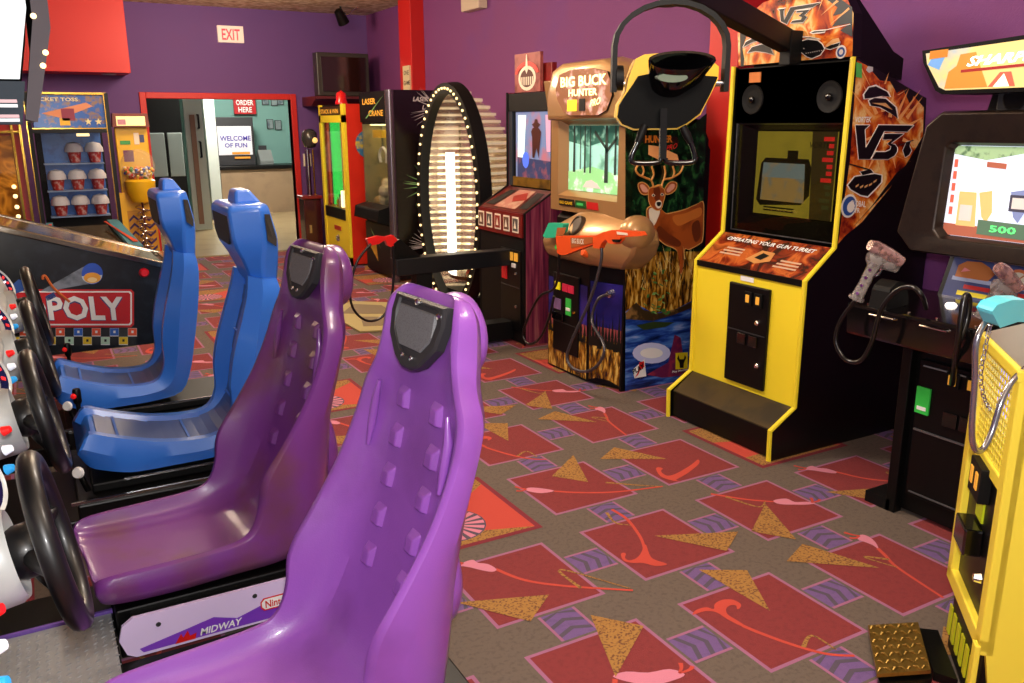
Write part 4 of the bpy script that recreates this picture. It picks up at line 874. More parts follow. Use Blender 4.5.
# ================================================================== round light machine
t = thing('light_ring_machine', 'giant round game with bulb studded black ring and gold ribbed dome', 'arcade machine', (3.25, 6.975, 0))
RC, RR, RX = Vector((3.25, 6.975, .945)), 1.0, 3.25
KY = .665
rg = MB(); rings = []
for k in range(72):
    th = 2*math.pi*k/72; d = Vector((0, KY*math.cos(th), math.sin(th))); e = Vector((0, math.cos(th), KY*math.sin(th))).normalized()
    rings.append([RC+d*RR-e*.085+Vector((-.02, 0, 0)), RC+d*RR+Vector((-.02, 0, 0)), RC+d*RR+e*.01+Vector((.09, 0, 0)), RC+d*RR-e*.08+Vector((.07, 0, 0))])
rings.append(rings[0]); rg.loft(rings, BLKM, cap=False); rg.build('ring', t, smooth=30)
bb = MB()
for k in range(62):
    th = 2*math.pi*k/62; e = Vector((0, math.cos(th), KY*math.sin(th))).normalized(); bb.ball(RC+Vector((-.026, KY*math.cos(th)*RR, math.sin(th)*RR))-e*.045, .012, BULB, 6, 4)
bb.build('bulbs', t)
RIB = mat('gold chrome rib', '#fff0c0', .22, .75, emit=.35); LITR = mat('lit rib', '#fff6cf', .3, emit=1.3); ACR = mat('dome acrylic', '#c8a890', .15, alpha=.42, spec=.7)
for k in range(31):
    z = -.90+k*.0605; rr = math.sqrt(max(.01, .95**2-z*z)); 
    pts = []
    ribm = MB(); inner, outer = [], []
    for a in range(17):
        th = -math.pi/2+math.pi*a/16; p_ = RC+Vector((.06+rr*.60*math.cos(th), rr*KY*math.sin(th), z)); pts.append(p_)
    rs = []
    for a, p_ in enumerate(pts):
        th = -math.pi/2+math.pi*a/16; o = Vector((math.cos(th), math.sin(th), 0))*.012
        rs.append([p_-o+Vector((0, 0, .011)), p_+o+Vector((0, 0, .011)), p_+o-Vector((0, 0, .011)), p_-o-Vector((0, 0, .011))])
    ribm.loft(rs, RIB); ribm.build('rib', t)
dm = MB(); rows = []
for i in range(13):
    ph = -math.pi/2+math.pi*i/12
    rows.append([RC+Vector((.06+.94*.60*math.cos(ph)*math.cos(th_), .94*KY*math.cos(ph)*math.sin(th_), .94*math.sin(ph))) for th_ in [-math.pi/2+math.pi*j/16 for j in range(17)]])
dm.loft(rows, ACR, closed_ring=False, cap=False); dm.build('dome', t, smooth=60)
co_ = MB(); co_.cyl(RC+Vector((.12, .20, -.70)), RC+Vector((.12, .20, .40)), .04, mat('window glow', '#fffbe8', .4, emit=4)); co_.build('window_glow', t)  # glowing stand-in for the lit window seen through the dome
dk = MB()
for k, z in enumerate((-.72,)): dk.lathe([(.26, 0), (.26, .03), (0, .03)], RC+Vector((.28, 0, z)), (0, 0, 1), mat('disc brown', '#4a2c18', .2, .5), 32)
dk.build('playfield_disc', t)
pz = MB(); random.seed(11)
for k in range(60):
    a, r_ = random.uniform(-1.5, 1.5), random.uniform(.1, .26); pz.ball(RC+Vector((.28+r_*.8*math.cos(a), r_*math.sin(a), -.67+random.random()*.08)), random.uniform(.02, .04), [RED, YELD, mat('prize green', '#2d8a3a', .4), WHITE, BLKM][k % 5], 8, 5)
pz.build('prizes', t, kind='stuff')
MB().box(3.32, 3.8, 6.6, 7.4, 0, .10, BLKM).build('plinth', t)
MB().box(3.80, 3.9, 6.75, 7.2, 0, 1.5, mat('mirror back', '#c8b890', .15, .9)).build('rear_column', t)
tag(MB().prism([(2.12, 6.25), (2.55, 6.12), (2.72, 6.5), (2.72, 7.2), (2.45, 7.42), (2.10, 7.1)], 'Z', .004, .016, mat('mat khaki', '#a89a66', .8)).prism([(2.2, 6.4), (2.5, 6.3), (2.6, 6.55), (2.3, 6.75)], 'Z', .016, .018, mat('mat taupe', '#7a6a50', .8)).prism([(2.2, 6.95), (2.6, 6.7), (2.62, 7.1), (2.42, 7.28)], 'Z', .016, .018, mat('mat taupe', '#7a6a50')).build('step_mat'),
    'khaki and brown step mat on the carpet before the light ring machine', 'mat')

# ================================================================== crane with laser print
t = thing('crane_machine', 'black prize crane with silver corner post and green laser streak artwork', 'arcade machine', (3.5, 8.65, 0))
LX, L0, L1, LH = 3.2, 8.2, 9.08, 1.93
MB().box(LX+.02, 3.98, L1-.02, L1, .02, LH, mat('crane inner', '#a08c58', .5, noise=(7, .9, '#6a5a3a'))).box(LX+.02, 3.98, L0+.02, L1, .02, .70, BLACK).box(LX+.02, 3.98, L0+.02, L1, 1.60, LH, BLACK).box(3.93, 3.98, L0+.02, L1, .70, 1.60, mat('crane back', '#2a2620', .5)).build('cabinet_body', t)
MB().tube([(LX, L0, .0), (LX, L0, LH)], .045, mat('brushed post', '#7d747c', .25, .8), 16).build('corner_post', t, smooth=50)
sd = MB(); sd.box(LX+.04, 3.98, L0, L0+.02, .02, LH, mat('side gloss black', '#0a0808', .15, coat=.4))
STR = mat('streak white', '#c8c0c0', .4); STG = mat('streak green', '#8fc87a', .4)
random.seed(2)
for (cx, cz, n_, m_, l) in ((3.72, 1.75, 12, STR, .26), (3.62, .98, 9, STG, .26), (3.6, .35, 13, STR, .22)):
    for k in range(n_):
        a = math.radians(120+random.uniform(0, 120)); x1_, z1_ = cx+l*1.2*math.cos(a), cz+l*math.sin(a); x1_ = max(x1_, LX+.06)
        nn = Vector((-math.sin(a), 0, math.cos(a)))*.007
        sd.poly([Vector((cx, L0-.003, cz))+nn, Vector((cx, L0-.003, cz))-nn, (x1_, L0-.003, z1_)], m_)
for k, (x, z) in enumerate(((3.45, 1.82), (3.55, 1.74))): sd.text('LASER', (x, L0-.004, z), (1, 0, 0), (0, 0, 1), .045, STR, bold=.02, shear=.3)
sd.build('side_panel', t)
MB().prism([(3.62, .75), (3.58, 1.2), (3.6, 1.5), (3.7, 1.58), (3.95, 1.58), (3.95, .72), (3.7, .70)], 'Y', L0-.012, L0-.004, mat('side window', '#c8b89a', .1, emit=.25, noise=(6, 1, '#7a3a2a'))).build('side_window', t)
fp = MB(); fp.box(LX, LX+.02, L0+.03, L1, 1.62, 1.92, BLKM)
fp.text('LASER', (LX-.003, 8.98, 1.80), (0, -1, 0), (0, 0, 1), .06, mat('lit orange print', '#e8a83a', .4, emit=.5), bold=.02, width=.4); fp.text('CRANE', (LX-.003, 8.80, 1.68), (0, -1, 0), (0, 0, 1), .06, mat('lit orange print', '#e8a83a'), bold=.02, width=.42)
fp.poly([(LX-.005, 8.9, 1.66), (LX-.005, 8.86, 1.66), (LX-.005, 8.3, 1.9)], STG); fp.build('marquee_sign', t)
MB().box(LX+.005, LX+.012, L0+.05, L1-.02, .78, 1.60, GLASS).build('window', t)
iv = MB()
for k in range(22): iv.ball((random.uniform(3.28, 3.7), random.uniform(8.5, 9.0), .78+random.random()*.20), random.uniform(.05, .08), [mat('plush red', '#c23a2a', .8), mat('plush cream', '#d8c8a8', .8), mat('plush tan', '#b08a50', .8), mat('plush dark', '#3a3a2a', .8)][k % 4], 10, 6)
iv.build('plush_prizes', t, kind='stuff')
MB().cyl((3.32, 8.75, 1.58), (3.32, 8.75, 1.35), .01, SILV).tube([(3.32, 8.67, 1.20), (3.32, 8.65, 1.30), (3.32, 8.75, 1.36), (3.32, 8.85, 1.30), (3.32, 8.83, 1.20)], .014, WHITE, sub=3).box(3.25, 3.42, 8.6, 8.85, 1.46, 1.54, YELD).build('claw', t)
MB().box(3.28, 3.9, 8.3, 9.0, 1.585, 1.60, mat('interior fill glow', '#f4e8a0', .4, emit=4)).build('interior_fill', t)  # unseen glowing panel added to brighten the prize compartment
MB().prism([(LX-.14, .62), (LX-.12, .74), (LX+.03, .78), (LX+.03, .58)], 'Y', L0+.1, L1-.05, BLKM).build('control_shelf', t, bevel=.02)
MB().box(LX+.0, LX+.02, L0+.05, L1-.02, .04, .56, BLACK).poly([(LX-.003, 8.9, .5), (LX-.003, 8.6, .3), (LX-.003, 8.86, .45)], STG).poly([(LX-.003, 8.95, .3), (LX-.003, 8.7, .15), (LX-.003, 8.75, .4)], mat('print amber', '#b88a2a', .4)).build('lower_front', t)

# ================================================================== yellow prize merchandiser
t = thing('prize_machine', 'yellow framed prize machine with red side, lit green window and beacon', 'arcade machine', (3.4, 9.85, 0))
QX, Q0, Q1, QH = 3.12, 9.40, 10.33, 1.82
MB().box(QX+.03, 3.75, Q0+.03, Q1, .02, .64, YELD).box(QX+.03, 3.75, Q0+.03, Q1, 1.70, QH, BLKM).box(3.70, 3.75, Q0+.03, Q1, .64, 1.70, mat('case red', '#a8281a', .5)).build('cabinet_body', t)
fr = MB(); 
for a, b_, c, d in ((Q0, Q0+.10, .02, QH), (Q1-.07, Q1, .02, QH), (Q0, Q1, 1.62, 1.70), (Q0, Q1, .0, .10)): fr.box(QX, QX+.03, a, b_, c, d, YEL if c > 0 else BLACK)
fr.build('front_frame', t)
MB().box(QX+.03, 3.78, Q0, Q0+.03, .02, QH, mat('side red', '#d82a14', .4)).build('side_panel', t)
MB().box(QX+.01, QX+.03, Q0+.1, Q1-.07, .12, .52, YEL).box(QX+.0, QX+.01, 9.72, 9.95, .38, .43, mat('label red', '#b8321c', .4)).build('lower_door', t)
MB().lathe([(.0, .02), (.03, .02), (.045, 0)], (QX+.01, 9.85, .28), (-1, 0, 0), CHROME).build('coin_mech', t)
MB().box(QX-.0, QX+.03, Q0+.1, Q1-.07, .52, .64, BLACK).build('prize_rail', t)
sg_ = MB(); sg_.box(QX-.0, QX+.03, Q0+.1, Q1-.07, 1.70, 1.80, mat('sign dark', '#3a2410', .4)); sg_.text('STACK & WIN', (QX-.004, Q1-.1, 1.72), (0, -1, 0), (0, 0, 1), .05, mat('lit orange print', '#e8a83a'), bold=.02, width=.66); sg_.build('marquee_sign', t)
MB().box(QX+.012, QX+.018, Q0+.1, Q1-.07, .64, 1.62, GLASS).build('window', t)
LG = mat('lit green', '#3ae05a', .4, emit=1.2); LR = mat('lit scarlet', '#d8603a', .4, emit=.5)
MB().cyl((3.25, W(336, 150, 'X', 3.25).y, .66), (3.25, W(336, 150, 'X', 3.25).y, 1.66), .06, LG).build('green_tube', t)
MB().box(3.6, 3.68, 9.5, 10.3, .66, 1.68, LR).box(3.2, 3.6, 10.26, 10.3, .66, 1.68, LR).build('lit_back', t)  # inner case walls given a mild glow so they look lit
MB().box(QX+.03, 3.7, Q1-.03, Q1, .64, 1.70, mat('case red', '#a8281a')).build('far_side', t)
MB().cyl((3.2, 10.15, .66), (3.2, 10.15, 1.66), .02, CHROME).cyl((3.18, 9.66, .66), (3.18, 9.66, .85), .05, mat('lit cream', '#fff0b8', .4, emit=2)).build('post', t)
pz = MB()
for k in range(18): pz.box(3.2+.02*(k % 2), 3.26+.02*(k % 2), 9.52+k*.043, 9.55+k*.043, .64, .72+.03*(k % 3), [YELD, RED, WHITE, BLKM][k % 4])
pz.build('prizes', t, kind='stuff')
MB().lathe([(.07, 0), (.07, .03), (.06, .05), (.055, .12), (.0, .16)], (3.22, 9.75, QH), (0, 0, 1), mat('beacon red', '#c01414', .2, emit=.3, coat=.5)).build('beacon', t, smooth=50)
MB().lathe([(.16, 0), (.16, .01), (.0, .02)], (3.40, Q0-.02, 1.38), (0, 1, 0), mat('disc blue', '#3a78a8', .4, noise=(20, 1, '#d0c040')), 24).build('round_decal', t)

# ================================================================== strength tester
t = thing('globe_vendor', 'slim dark red vending stand with smoky globe by the doorway', 'vending machine', (3.02, 10.6, 0))
MB().box(2.92, 3.14, 10.5, 10.72, .0, .70, mat('base wine', '#3c1018', .25, coat=.5)).box(2.90, 3.16, 10.48, 10.74, .70, .74, mat('base lip', '#7a1c1c', .3)).build('base', t, bevel=.01)
MB().box(2.97, 3.0, 10.49, 10.5, .28, .38, SILV).build('chute', t)
MB().cyl((3.03, 10.6, .74), (3.03, 10.6, 1.30), .03, CHROME).cyl((3.10, 10.6, .74), (3.10, 10.6, 1.30), .012, BRASS).build('post', t)
MB().lathe([(.0, -.11), (.07, -.09), (.10, 0), (.09, .08), (.05, .12), (.0, .13)], (3.07, 10.6, 1.42), (0, 0, 1), mat('smoked globe', '#3a3a38', .1, coat=.6), 24).build('globe', t, smooth=60)
MB().ball((3.11, 10.51, 1.41), .035, mat('globe bulb', '#f0c878', .3, emit=.8)).build('lamp', t)

# ================================================================== shooting gallery cabinet (right)
t = thing('gallery_cabinet', 'black shooting gallery cabinet with lit desert marquee and two clear pistols', 'arcade machine', (3.2, 1.82, 0))
G0, G1 = 1.53, 2.12
BRZ = mat('dark bronze', '#2c211a', .35, .4, noise=(30, .5, '#1a1412'))
MB().prism([(3.04, 0.02), (3.04, .76), (3.6, .76), (3.62, .02)], 'Y', G0+.03, G1-.03, BLACK).build('pedestal', t)
for yy in (G1-.045, G0): MB().box(3.0, 3.05, yy, yy+.045, .0, .78, BLACK).build('pedestal_post', t, bevel=.004)
for yy in (G1-.02, G0-.1): MB().box(3.0, 3.6, yy, yy+.12, .0, .05, BLKM).build('foot', t)
cd = MB().box(3.02, 3.042, G0+.07, G1-.07, .10, .68, BLACK).build('coin_door', t, bevel=.004)
MB().box(3.012, 3.021, G0+.08, G1-.08, .385, .392, mat('seam grey', '#6a6a6c', .3, .5)).box(3.014, 3.021, G0+.09, G1-.09, .655, .660, GREY).box(3.014, 3.021, G0+.09, G1-.09, .115, .120, mat('seam grey', '#6a6a6c')).build('seam', cd)
for yy in (1.82, 1.90):
    MB().box(3.01, 3.022, yy-.028, yy+.028, .60, .66, BLKM).box(3.006, 3.011, yy-.016, yy+.016, .61, .65, mat('amber slot', '#d79a35')).build('coin_slot', cd, bevel=.003)
MB().box(3.012, 3.021, 1.985, 2.045, .46, .57, mat('green card', '#35c84a')).box(3.010, 3.012, 1.995, 2.035, .475, .49, WHITE).build('price_card', cd)
for yy in (1.82, 1.89): MB().box(3.008, 3.022, yy-.03, yy+.03, .44, .50, BLKG).build('return_cup', cd, bevel=.003)
for zz in (.53, .27): MB().lathe([(0, .016), (.010, .014), (.015, 0)], (3.02, 1.80, zz), (-1, 0, 0), CHROME, 12).build('lock', cd)
# console
CPf = [(2.84, .76), (2.83, .89), (3.20, .905), (3.30, .905), (3.30, .80), (3.04, .75)]
MB().prism(CPf, 'Y', 1.40, 2.27, mat('console black', '#0d0b0c', .12, coat=.6)).build('console', t, bevel=.012)
h_ = MB()
for yy in (2.10, 1.88): h_.tube([(2.832, yy+.06, .865), (2.82, yy+.055, .865), (2.82, yy-.055, .865), (2.832, yy-.06, .865)], .004, CHROME)
h_.build('drawer_handles', t)
for yy in (2.2, 2.02, 1.9, 1.75): MB().lathe([(.0, .003), (.006, .003), (.007, 0)], (2.87, yy, .893), (0, 0, 1), CHROME, 8).build('screw', t)
MB().lathe([(.0, .012), (.016, .012), (.022, .004), (.022, 0)], W(951, 306, 'Z', .900), (0, 0, 1), mat('lit button', '#fff8f0', .3, emit=2), 16).build('start_button', t)
# instruction panel
ip = MB(); i0, i1 = Vector((3.24, 0, .895)), Vector((3.31, 0, 1.09))
def ipn(y, tt, off=0):
    q = i0.lerp(i1, tt); q.y = y; return q+Vector((-(i1.z-i0.z), 0, i1.x-i0.x)).normalized()*off
ip.slab([ipn(2.16, 0), ipn(1.45, 0), ipn(1.45, 1), ipn(2.16, 1)], (.02, 0, 0), BLACK)
NVY = mat('panel navy', '#3c4470', .3, emit=.15)
ip.poly([ipn(2.14, .04, .002), ipn(1.47, .04, .002), ipn(1.47, .96, .002), ipn(2.14, .96, .002)], NVY)
def IP(pts, m, o): ip.poly([ipn(y, tt, o) for y, tt in pts], m)
BRR = mat('target brown', '#c07038', .5); PKT = mat('target pink', '#e88a90', .5)
IP([(2.11, .45), (2.11, .68), (2.08, .78), (2.02, .8), (1.98, .72), (1.95, .6), (1.97, .45)], BRR, .004); IP([(2.09, .55), (2.08, .65), (2.05, .6)], PKT, .006); IP([(1.96, .68), (1.93, .76), (1.92, .66)], PKT, .006)
IP([(1.86+.05*math.cos(k*math.pi/8), .55+.22*math.sin(k*math.pi/8)) for k in range(16)], mat('target orange', '#e07a4a', .5), .004); IP([(1.86+.035*math.cos(k*math.pi/8), .55+.16*math.sin(k*math.pi/8)) for k in range(16)], CREAM, .005)
IP([(1.89, .42), (1.883, .42), (1.83, .68), (1.837, .68)], BRR, .006); IP([(1.89, .68), (1.883, .68), (1.83, .42), (1.837, .42)], BRR, .006)
IP([(2.12, .38), (1.8, .38), (1.8, .46), (2.12, .46)], mat('panel haze', '#aab4d8', .5), .003); IP([(2.06, .24), (1.8, .24), (1.8, .32), (2.06, .32)], mat('panel red', '#c8282c', .4), .004); IP([(2.08, .1), (1.78, .1), (1.78, .19), (2.08, .19)], YEL, .004)
IP([(2.1, .85), (2.05, .85), (2.05, .9), (2.1, .9)], WHITE, .004); IP([(1.85, .86), (1.78, .86), (1.78, .92), (1.85, .92)], YEL, .004)
ip.build('instruction_panel', t)
MB().box(3.33, 3.45, 1.5, 2.15, .90, 1.14, BLACK).build('neck', t)
# monitor housing
HX = 3.08
MO = [(2.30, 1.24), (2.23, 1.12), (1.41, 1.12), (1.34, 1.24), (1.40, 1.62), (2.22, 1.60)]
MO = [(2.27, 1.16), (2.20, 1.09), (1.44, 1.09), (1.37, 1.16), (1.42, 1.60), (1.47, 1.64), (2.13, 1.64), (2.19, 1.59)]
mo = MB(); cy_, cz_ = 1.82, 1.37
def mr(sc, x): return [Vector((x, cy_+(y-cy_)*sc, cz_+(z-cz_)*sc)) for y, z in MO]
IN = [(2.09, 1.20), (2.06, 1.17), (1.58, 1.17), (1.55, 1.20), (1.56, 1.49), (1.58, 1.51), (2.06, 1.51), (2.08, 1.49)]
mo.loft([mr(.9, HX+.45), mr(.98, HX+.2), mr(1.0, HX+.02), mr(.97, HX-.01)], BRZ, cap=False)
mo.loft([mr(.97, HX-.01), [Vector((HX+.01, y+(.02 if y > 1.82 else -.02), z+(.015 if z > 1.3 else -.015))) for y, z in IN], [Vector((HX+.05, y, z)) for y, z in IN]], BRZ, cap=False)
mo.poly(mr(.9, HX+.45), BRZ); mo.build('monitor_housing', t, smooth=25, bevel=.006)
s_ = MB(); s_.box(HX+.045, HX+.05, 1.545, 2.10, 1.165, 1.515, mat('gallery screen', '#dfe6f4', .3, emit=.62, noise=(6, .8, '#c4d0ea')))
def E_(pts, m, o=.003): s_.poly([(HX+.045-o, y, z) for y, z in pts], m)
ge = mat('screen green', '#9ab88a', .4, emit=.6, noise=(30, 1, '#4a6a4a')); E_([(2.08, 1.51), (1.56, 1.51), (1.56, 1.47), (1.8, 1.49), (1.95, 1.46), (2.08, 1.48)], ge)
bg = mat('screen brown', '#a8604a', .4, emit=.5); E_([(2.09, 1.17), (1.56, 1.17), (1.56, 1.21), (2.09, 1.215)], bg)
oc = mat('screen ochre', '#d8b070', .4, emit=.7); bl = mat('screen slate', '#7a86b0', .4, emit=.6)
E_([(2.04, 1.21), (2.04, 1.34), (1.97, 1.34), (1.96, 1.21)], oc, .004); E_([(2.03, 1.23), (2.03, 1.29), (1.98, 1.29), (1.98, 1.23)], WHITE, .005)
for yy, zz in ((1.94, 1.30), (1.82, 1.31), (1.73, 1.31), (1.65, 1.30)):
    E_([(yy, zz-.05), (yy+.02, zz+.04), (yy-.03, zz+.05), (yy-.04, zz-.03), (yy-.02, zz-.07)], bl if zz > 1.305 else oc, .005)
E_([(1.84, 1.28), (1.84, 1.34), (1.76, 1.34), (1.76, 1.28)], mat('screen dark blue', '#4a4a5c', .4, emit=.2), .006); E_([(1.83, 1.29), (1.83, 1.33), (1.77, 1.33), (1.77, 1.29)], WHITE, .007)
E_([(1.95, 1.185), (1.95, 1.24), (1.74, 1.235), (1.74, 1.18)], mat('screen count', '#5c7a64', .4, emit=.3), .006)
s_.text('500', (HX+.036, 1.90, 1.198), (0, -1, 0), (0, 0, 1), .025, mat('digit green', '#5cf07a', .4, emit=1.2), bold=.02, width=.1)
E_([(1.945, 1.435), (1.945, 1.455), (1.87, 1.45), (1.87, 1.43)], bg, .004)
for k in range(5): E_([(2.075, 1.25+.045*k), (2.06, 1.25+.045*k), (2.06, 1.28+.045*k), (2.075, 1.28+.045*k)], mat('screen scarlet', '#d8604a', .4, emit=.6), .004)
s_.build('screen', t)
# neck and marquee
MB().prism([(2.03, 1.60), (2.0, 1.74), (1.60, 1.74), (1.57, 1.60)], 'X', 3.20, 3.42, BLACK).build('marquee_neck', t)
MB().box(3.17, 3.20, 1.84, 1.97, 1.625, 1.735, DGREY).lathe([(.0, .0), (.045, .0), (.05, .01)], (3.168, 1.905, 1.68), (1, 0, 0), BLACK, 20).build('speaker', t, bevel=.006)
MQ = [(2.225, 1.87), (2.20, 1.86), (2.15, 1.74), (2.12, 1.71), (1.52, 1.71), (1.49, 1.74), (1.42, 1.87), (1.44, 1.885), (2.20, 1.885)]
MQ = [(2.225, 1.865), (2.215, 1.82), (2.15, 1.715), (2.12, 1.70), (1.52, 1.70), (1.49, 1.715), (1.42, 1.82), (1.41, 1.865), (1.82, 1.89)]
mq = MB().prism(MQ, 'X', 3.06, 3.30, BLACK).build('marquee_box', t, bevel=.01)
fc = MB(); cy_, cz_ = 1.82, 1.79
inn = [(cy_+(y-cy_)*.95, cz_+(z-cz_)*.84) for y, z in MQ]
fc.poly([(3.056, y, z) for y, z in inn], mat('desert marquee', '#e0cc84', .3, emit=.5, noise=(5, 1, '#7fa8d0')))
def F_(pts, m, o=.002): fc.poly([(3.056-o, y, z) for y, z in pts], m)
MSA = mat('lit mesa', '#c88a3a', .4, emit=.5); F_([(2.11, 1.72), (2.10, 1.78), (2.07, 1.80), (2.06, 1.84), (2.0, 1.845), (1.98, 1.80), (1.95, 1.74), (1.94, 1.72)], MSA)
F_([(1.94, 1.72), (1.90, 1.77), (1.86, 1.77), (1.84, 1.72)], mat('lit road', '#d8604a', .4, emit=.6)); F_([(1.92, 1.72), (1.885, 1.765), (1.86, 1.72)], mat('lit cream2', '#fff0d0', .4, emit=1.1), .003)
F_([(2.19, 1.81), (2.17, 1.85), (2.12, 1.84), (2.14, 1.79)], mat('lit blue sky', '#6a9ad0', .4, emit=.6)); F_([(2.185, 1.83), (2.185, 1.86), (2.11, 1.863), (2.11, 1.835)], mat('lit orange card', '#c87a2a', .4, emit=.5), .004)
F_([(2.05, 1.775), (1.8, 1.785), (1.6, 1.79), (1.6, 1.80), (1.8, 1.795), (2.05, 1.785)], mat('lit maroon', '#9a2a2a', .4, emit=.5), .003)
fc.text('SHARPSHOOTER', (3.052, 2.03, 1.795), (0, -1, .03), (0, 0, 1), .035, mat('lit white', '#ffffff', .4, emit=1.2), bold=.03, shear=.35, width=.52)
fc.build('marquee_sign', mq)
# clear pistols
CLR = mat('clear plastic gun', '#a8a09c', .1, alpha=.55, spec=.8, coat=.6, noise=(45, .9, '#4a403c')); PNK = mat('clear rose plastic', '#b88c88', .1, alpha=.6, coat=.6, noise=(35, .9, '#5a3c3c'))
def pistol(label, fr, ba, gr):
    g = thing('clear_pistol', label, 'toy gun', tuple(fr[0]))
    MB().tube(fr, [.022, .030, .028, .02], CLR, 12).build('frame', g, smooth=50)
    MB().tube(ba, [.020, .026, .026, .022], PNK, 12).build('barrel', g, smooth=50)
    b_ = MB(); b_.tube(gr, [.024, .021, .021, .024], CLR, 10); dn = (gr[-1]-gr[-2]).normalized(); b_.lathe([(.031, 0), (.031, .010), (0, .012)], gr[-1], dn, CLR, 12); b_.build('grip', g, smooth=50)
    MB().tube([gr[0]+Vector((.03, -.01, -.01)), gr[1]+Vector((.045, -.01, 0)), gr[1]+Vector((.01, -.01, -.01))], .005, CHROME, sub=3).build('trigger', g)
    for k in range(4): MB().lathe([(.0, .004), (.006, .004), (.007, 0)], gr[0].lerp(gr[-1], .2+k*.22)+Vector((-.021, -.008, 0)), (-.9, -.4, 0), CHROME, 8).build('screw', g)
    return g
XG = 2.78
g = pistol('clear plastic light gun holstered at the left end of the gallery console', [W(868, 258, 'X', XG-.02), W(874, 258, 'X', XG), W(886, 263, 'X', XG+.04), W(897, 268, 'X', XG+.08)],
           [W(870, 245, 'X', XG-.03), W(875, 247, 'X', XG-.01), W(888, 254, 'X', XG+.03), W(901, 262, 'X', XG+.08)], [W(876, 262, 'X', XG), W(869, 274, 'X', XG-.01), W(863, 286, 'X', XG-.02), W(857, 297, 'X', XG-.03)])
MB().tube(pathW('X', 2.75, ((855, 301), (840, 322), (836, 342), (845, 359), (860, 361), (872, 342), (881, 310), (896, 291), (912, 287), (922, 296)))+[W(926, 308, 'X', 2.86)], .009, CABLE, sub=5).build('cable', g, smooth=60)
MB().prism([(2.84, .88), (2.855, .97), (2.90, 1.0), (2.95, .985), (2.98, .90)], 'Y', 2.10, 2.18, BLKM).build('gun_holster', t, bevel=.012)
g = pistol('clear plastic light gun at the right end of the gallery console', [W(995, 285, 'X', XG+.08), W(1000, 286, 'X', XG+.1), W(1006, 290, 'X', XG+.12), W(1012, 296, 'X', XG+.16)],
           [W(998, 267, 'X', XG+.04), W(1003, 271, 'X', XG+.06), W(1010, 279, 'X', XG+.1), W(1018, 288, 'X', XG+.14)], [W(998, 291, 'X', XG+.1), W(992, 300, 'X', XG+.09), W(986, 309, 'X', XG+.08), W(981, 316, 'X', XG+.07)])
MB().tube([W(952, 384, 'X', 2.97), W(957, 350, 'X', 2.81), W(964, 300, 'X', 2.81), W(969, 299, 'X', 2.84), W(967, 320, 'X', 2.84), W(960, 340, 'X', 2.81)], .011, CABLE, sub=5).build('cable', g, smooth=60)
MB().prism([(2.88, .89), (2.90, .98), (2.96, 1.0), (3.02, .90)], 'Y', 1.60, 1.70, BLKM).build('gun_holster', t, bevel=.012)

# ================================================================== yellow pedal machine (rotated)
YO = Vector((2.3375, 1.3785, 0)); ROT = math.radians(45.6)
# local frame: +x = along the front face towards the near corner, +y = into the machine
ux = Vector((-math.sin(ROT), -math.cos(ROT), 0)); rz = math.atan2(ux.y, ux.x)
t = thing('novelty_machine', 'bright yellow novelty machine with chained blue handle and perforated window', 'arcade machine', tuple(YO), rz)
LY = dict(local=True)
YM = mat('machine yellow', '#f6e046', .42, coat=.1)
# after rotating by rz the local +y axis points away from the front face
X0, X1 = -.04, .39
def zt_(y): return 1.0+y*.35
bd = MB(); bd.prism([(.0, .22), (.0, 1.0), (.5, 1.17), (.62, 1.17), (.62, .1), (.02, .1)], 'X', X1-.02, X1, YM); bd.prism([(.0, .22), (.0, 1.0), (.5, 1.17), (.62, 1.17), (.62, .1), (.02, .1)], 'X', X0, X0+.02, YM)
bd.box(X0+.02, X1-.02, .6, .62, .1, 1.16, YM); bd.build('side_panels', t, bevel=.004, **LY)
fr = MB(); fr.box(X0, X0+.05, -.02, .02, .23, .99, YM); fr.box(X1-.05, X1, -.02, .02, .23, .99, YM); fr.box(X0, X1, -.02, .02, .22, .27, YM); fr.box(X0+.05, X1-.05, -.01, .01, .66, .70, YM)
fr.build('front_frame', t, bevel=.005, **LY)
MB().box(X1-.03, X1+.005, -.03, -.015, .12, .25, YM).build('hinge_bracket', t, bevel=.004, **LY)
cd = MB().box(X0+.05, X1-.05, .0, .03, .27, .66, BLACK).build('coin_door', t, local=True)
MB().box(.10, .22, -.03, .0, .58, .68, BLKM).box(.12, .145, -.034, -.03, .61, .66, mat('amber slot', '#d79a35')).box(.175, .20, -.034, -.03, .61, .66, mat('amber slot', '#d79a35')).build('coin_slot', cd, bevel=.004, local=True)
MB().box(.12, .19, -.006, .0, .51, .57, mat('lime label', '#c8d820', .4)).build('label', cd, local=True)
MB().box(.10, .22, -.05, .0, .42, .50, BLKG).build('return_cup', cd, bevel=.006, local=True)
MB().lathe([(0, .02), (.012, .018), (.016, 0)], (.24, .0, .37), (0, -1, 0), CHROME, 12).build('lock', cd, local=True)
# perforated window with blue glow behind
pw = MB(); z0_, z1_ = .70, .98; nx_, nz_ = 14, 14; a0, a1 = X0+.05, X1-.05
for i in range(nx_+1):
    x = a0+(a1-a0)*i/nx_; pw.bar((x, -.002, z0_), (x, -.002, z1_), .006, .004, YM, up=(0, 1, 0))
for j in range(nz_+1):
    z = z0_+(z1_-z0_)*j/nz_; pw.bar((a0, -.002, z), (a1, -.002, z), .006, .004, YM, up=(0, 1, 0))
pw.build('perforated_screen', t, local=True)
MB().box(a0+.01, a1-.01, .03, .04, .80, .98, mat('blue glow', '#5a68ff', .4, emit=3.2)).build('glow_lamp', t, local=True)
MB().slab([(X0+.02, -.01, 1.0), (X1-.02, -.01, 1.0), (X1-.02, .5, 1.17), (X0+.02, .5, 1.17)], (0, 0, .012), mat('brushed top', '#a8a090', .3, .7)).build('top_plate', t, local=True)
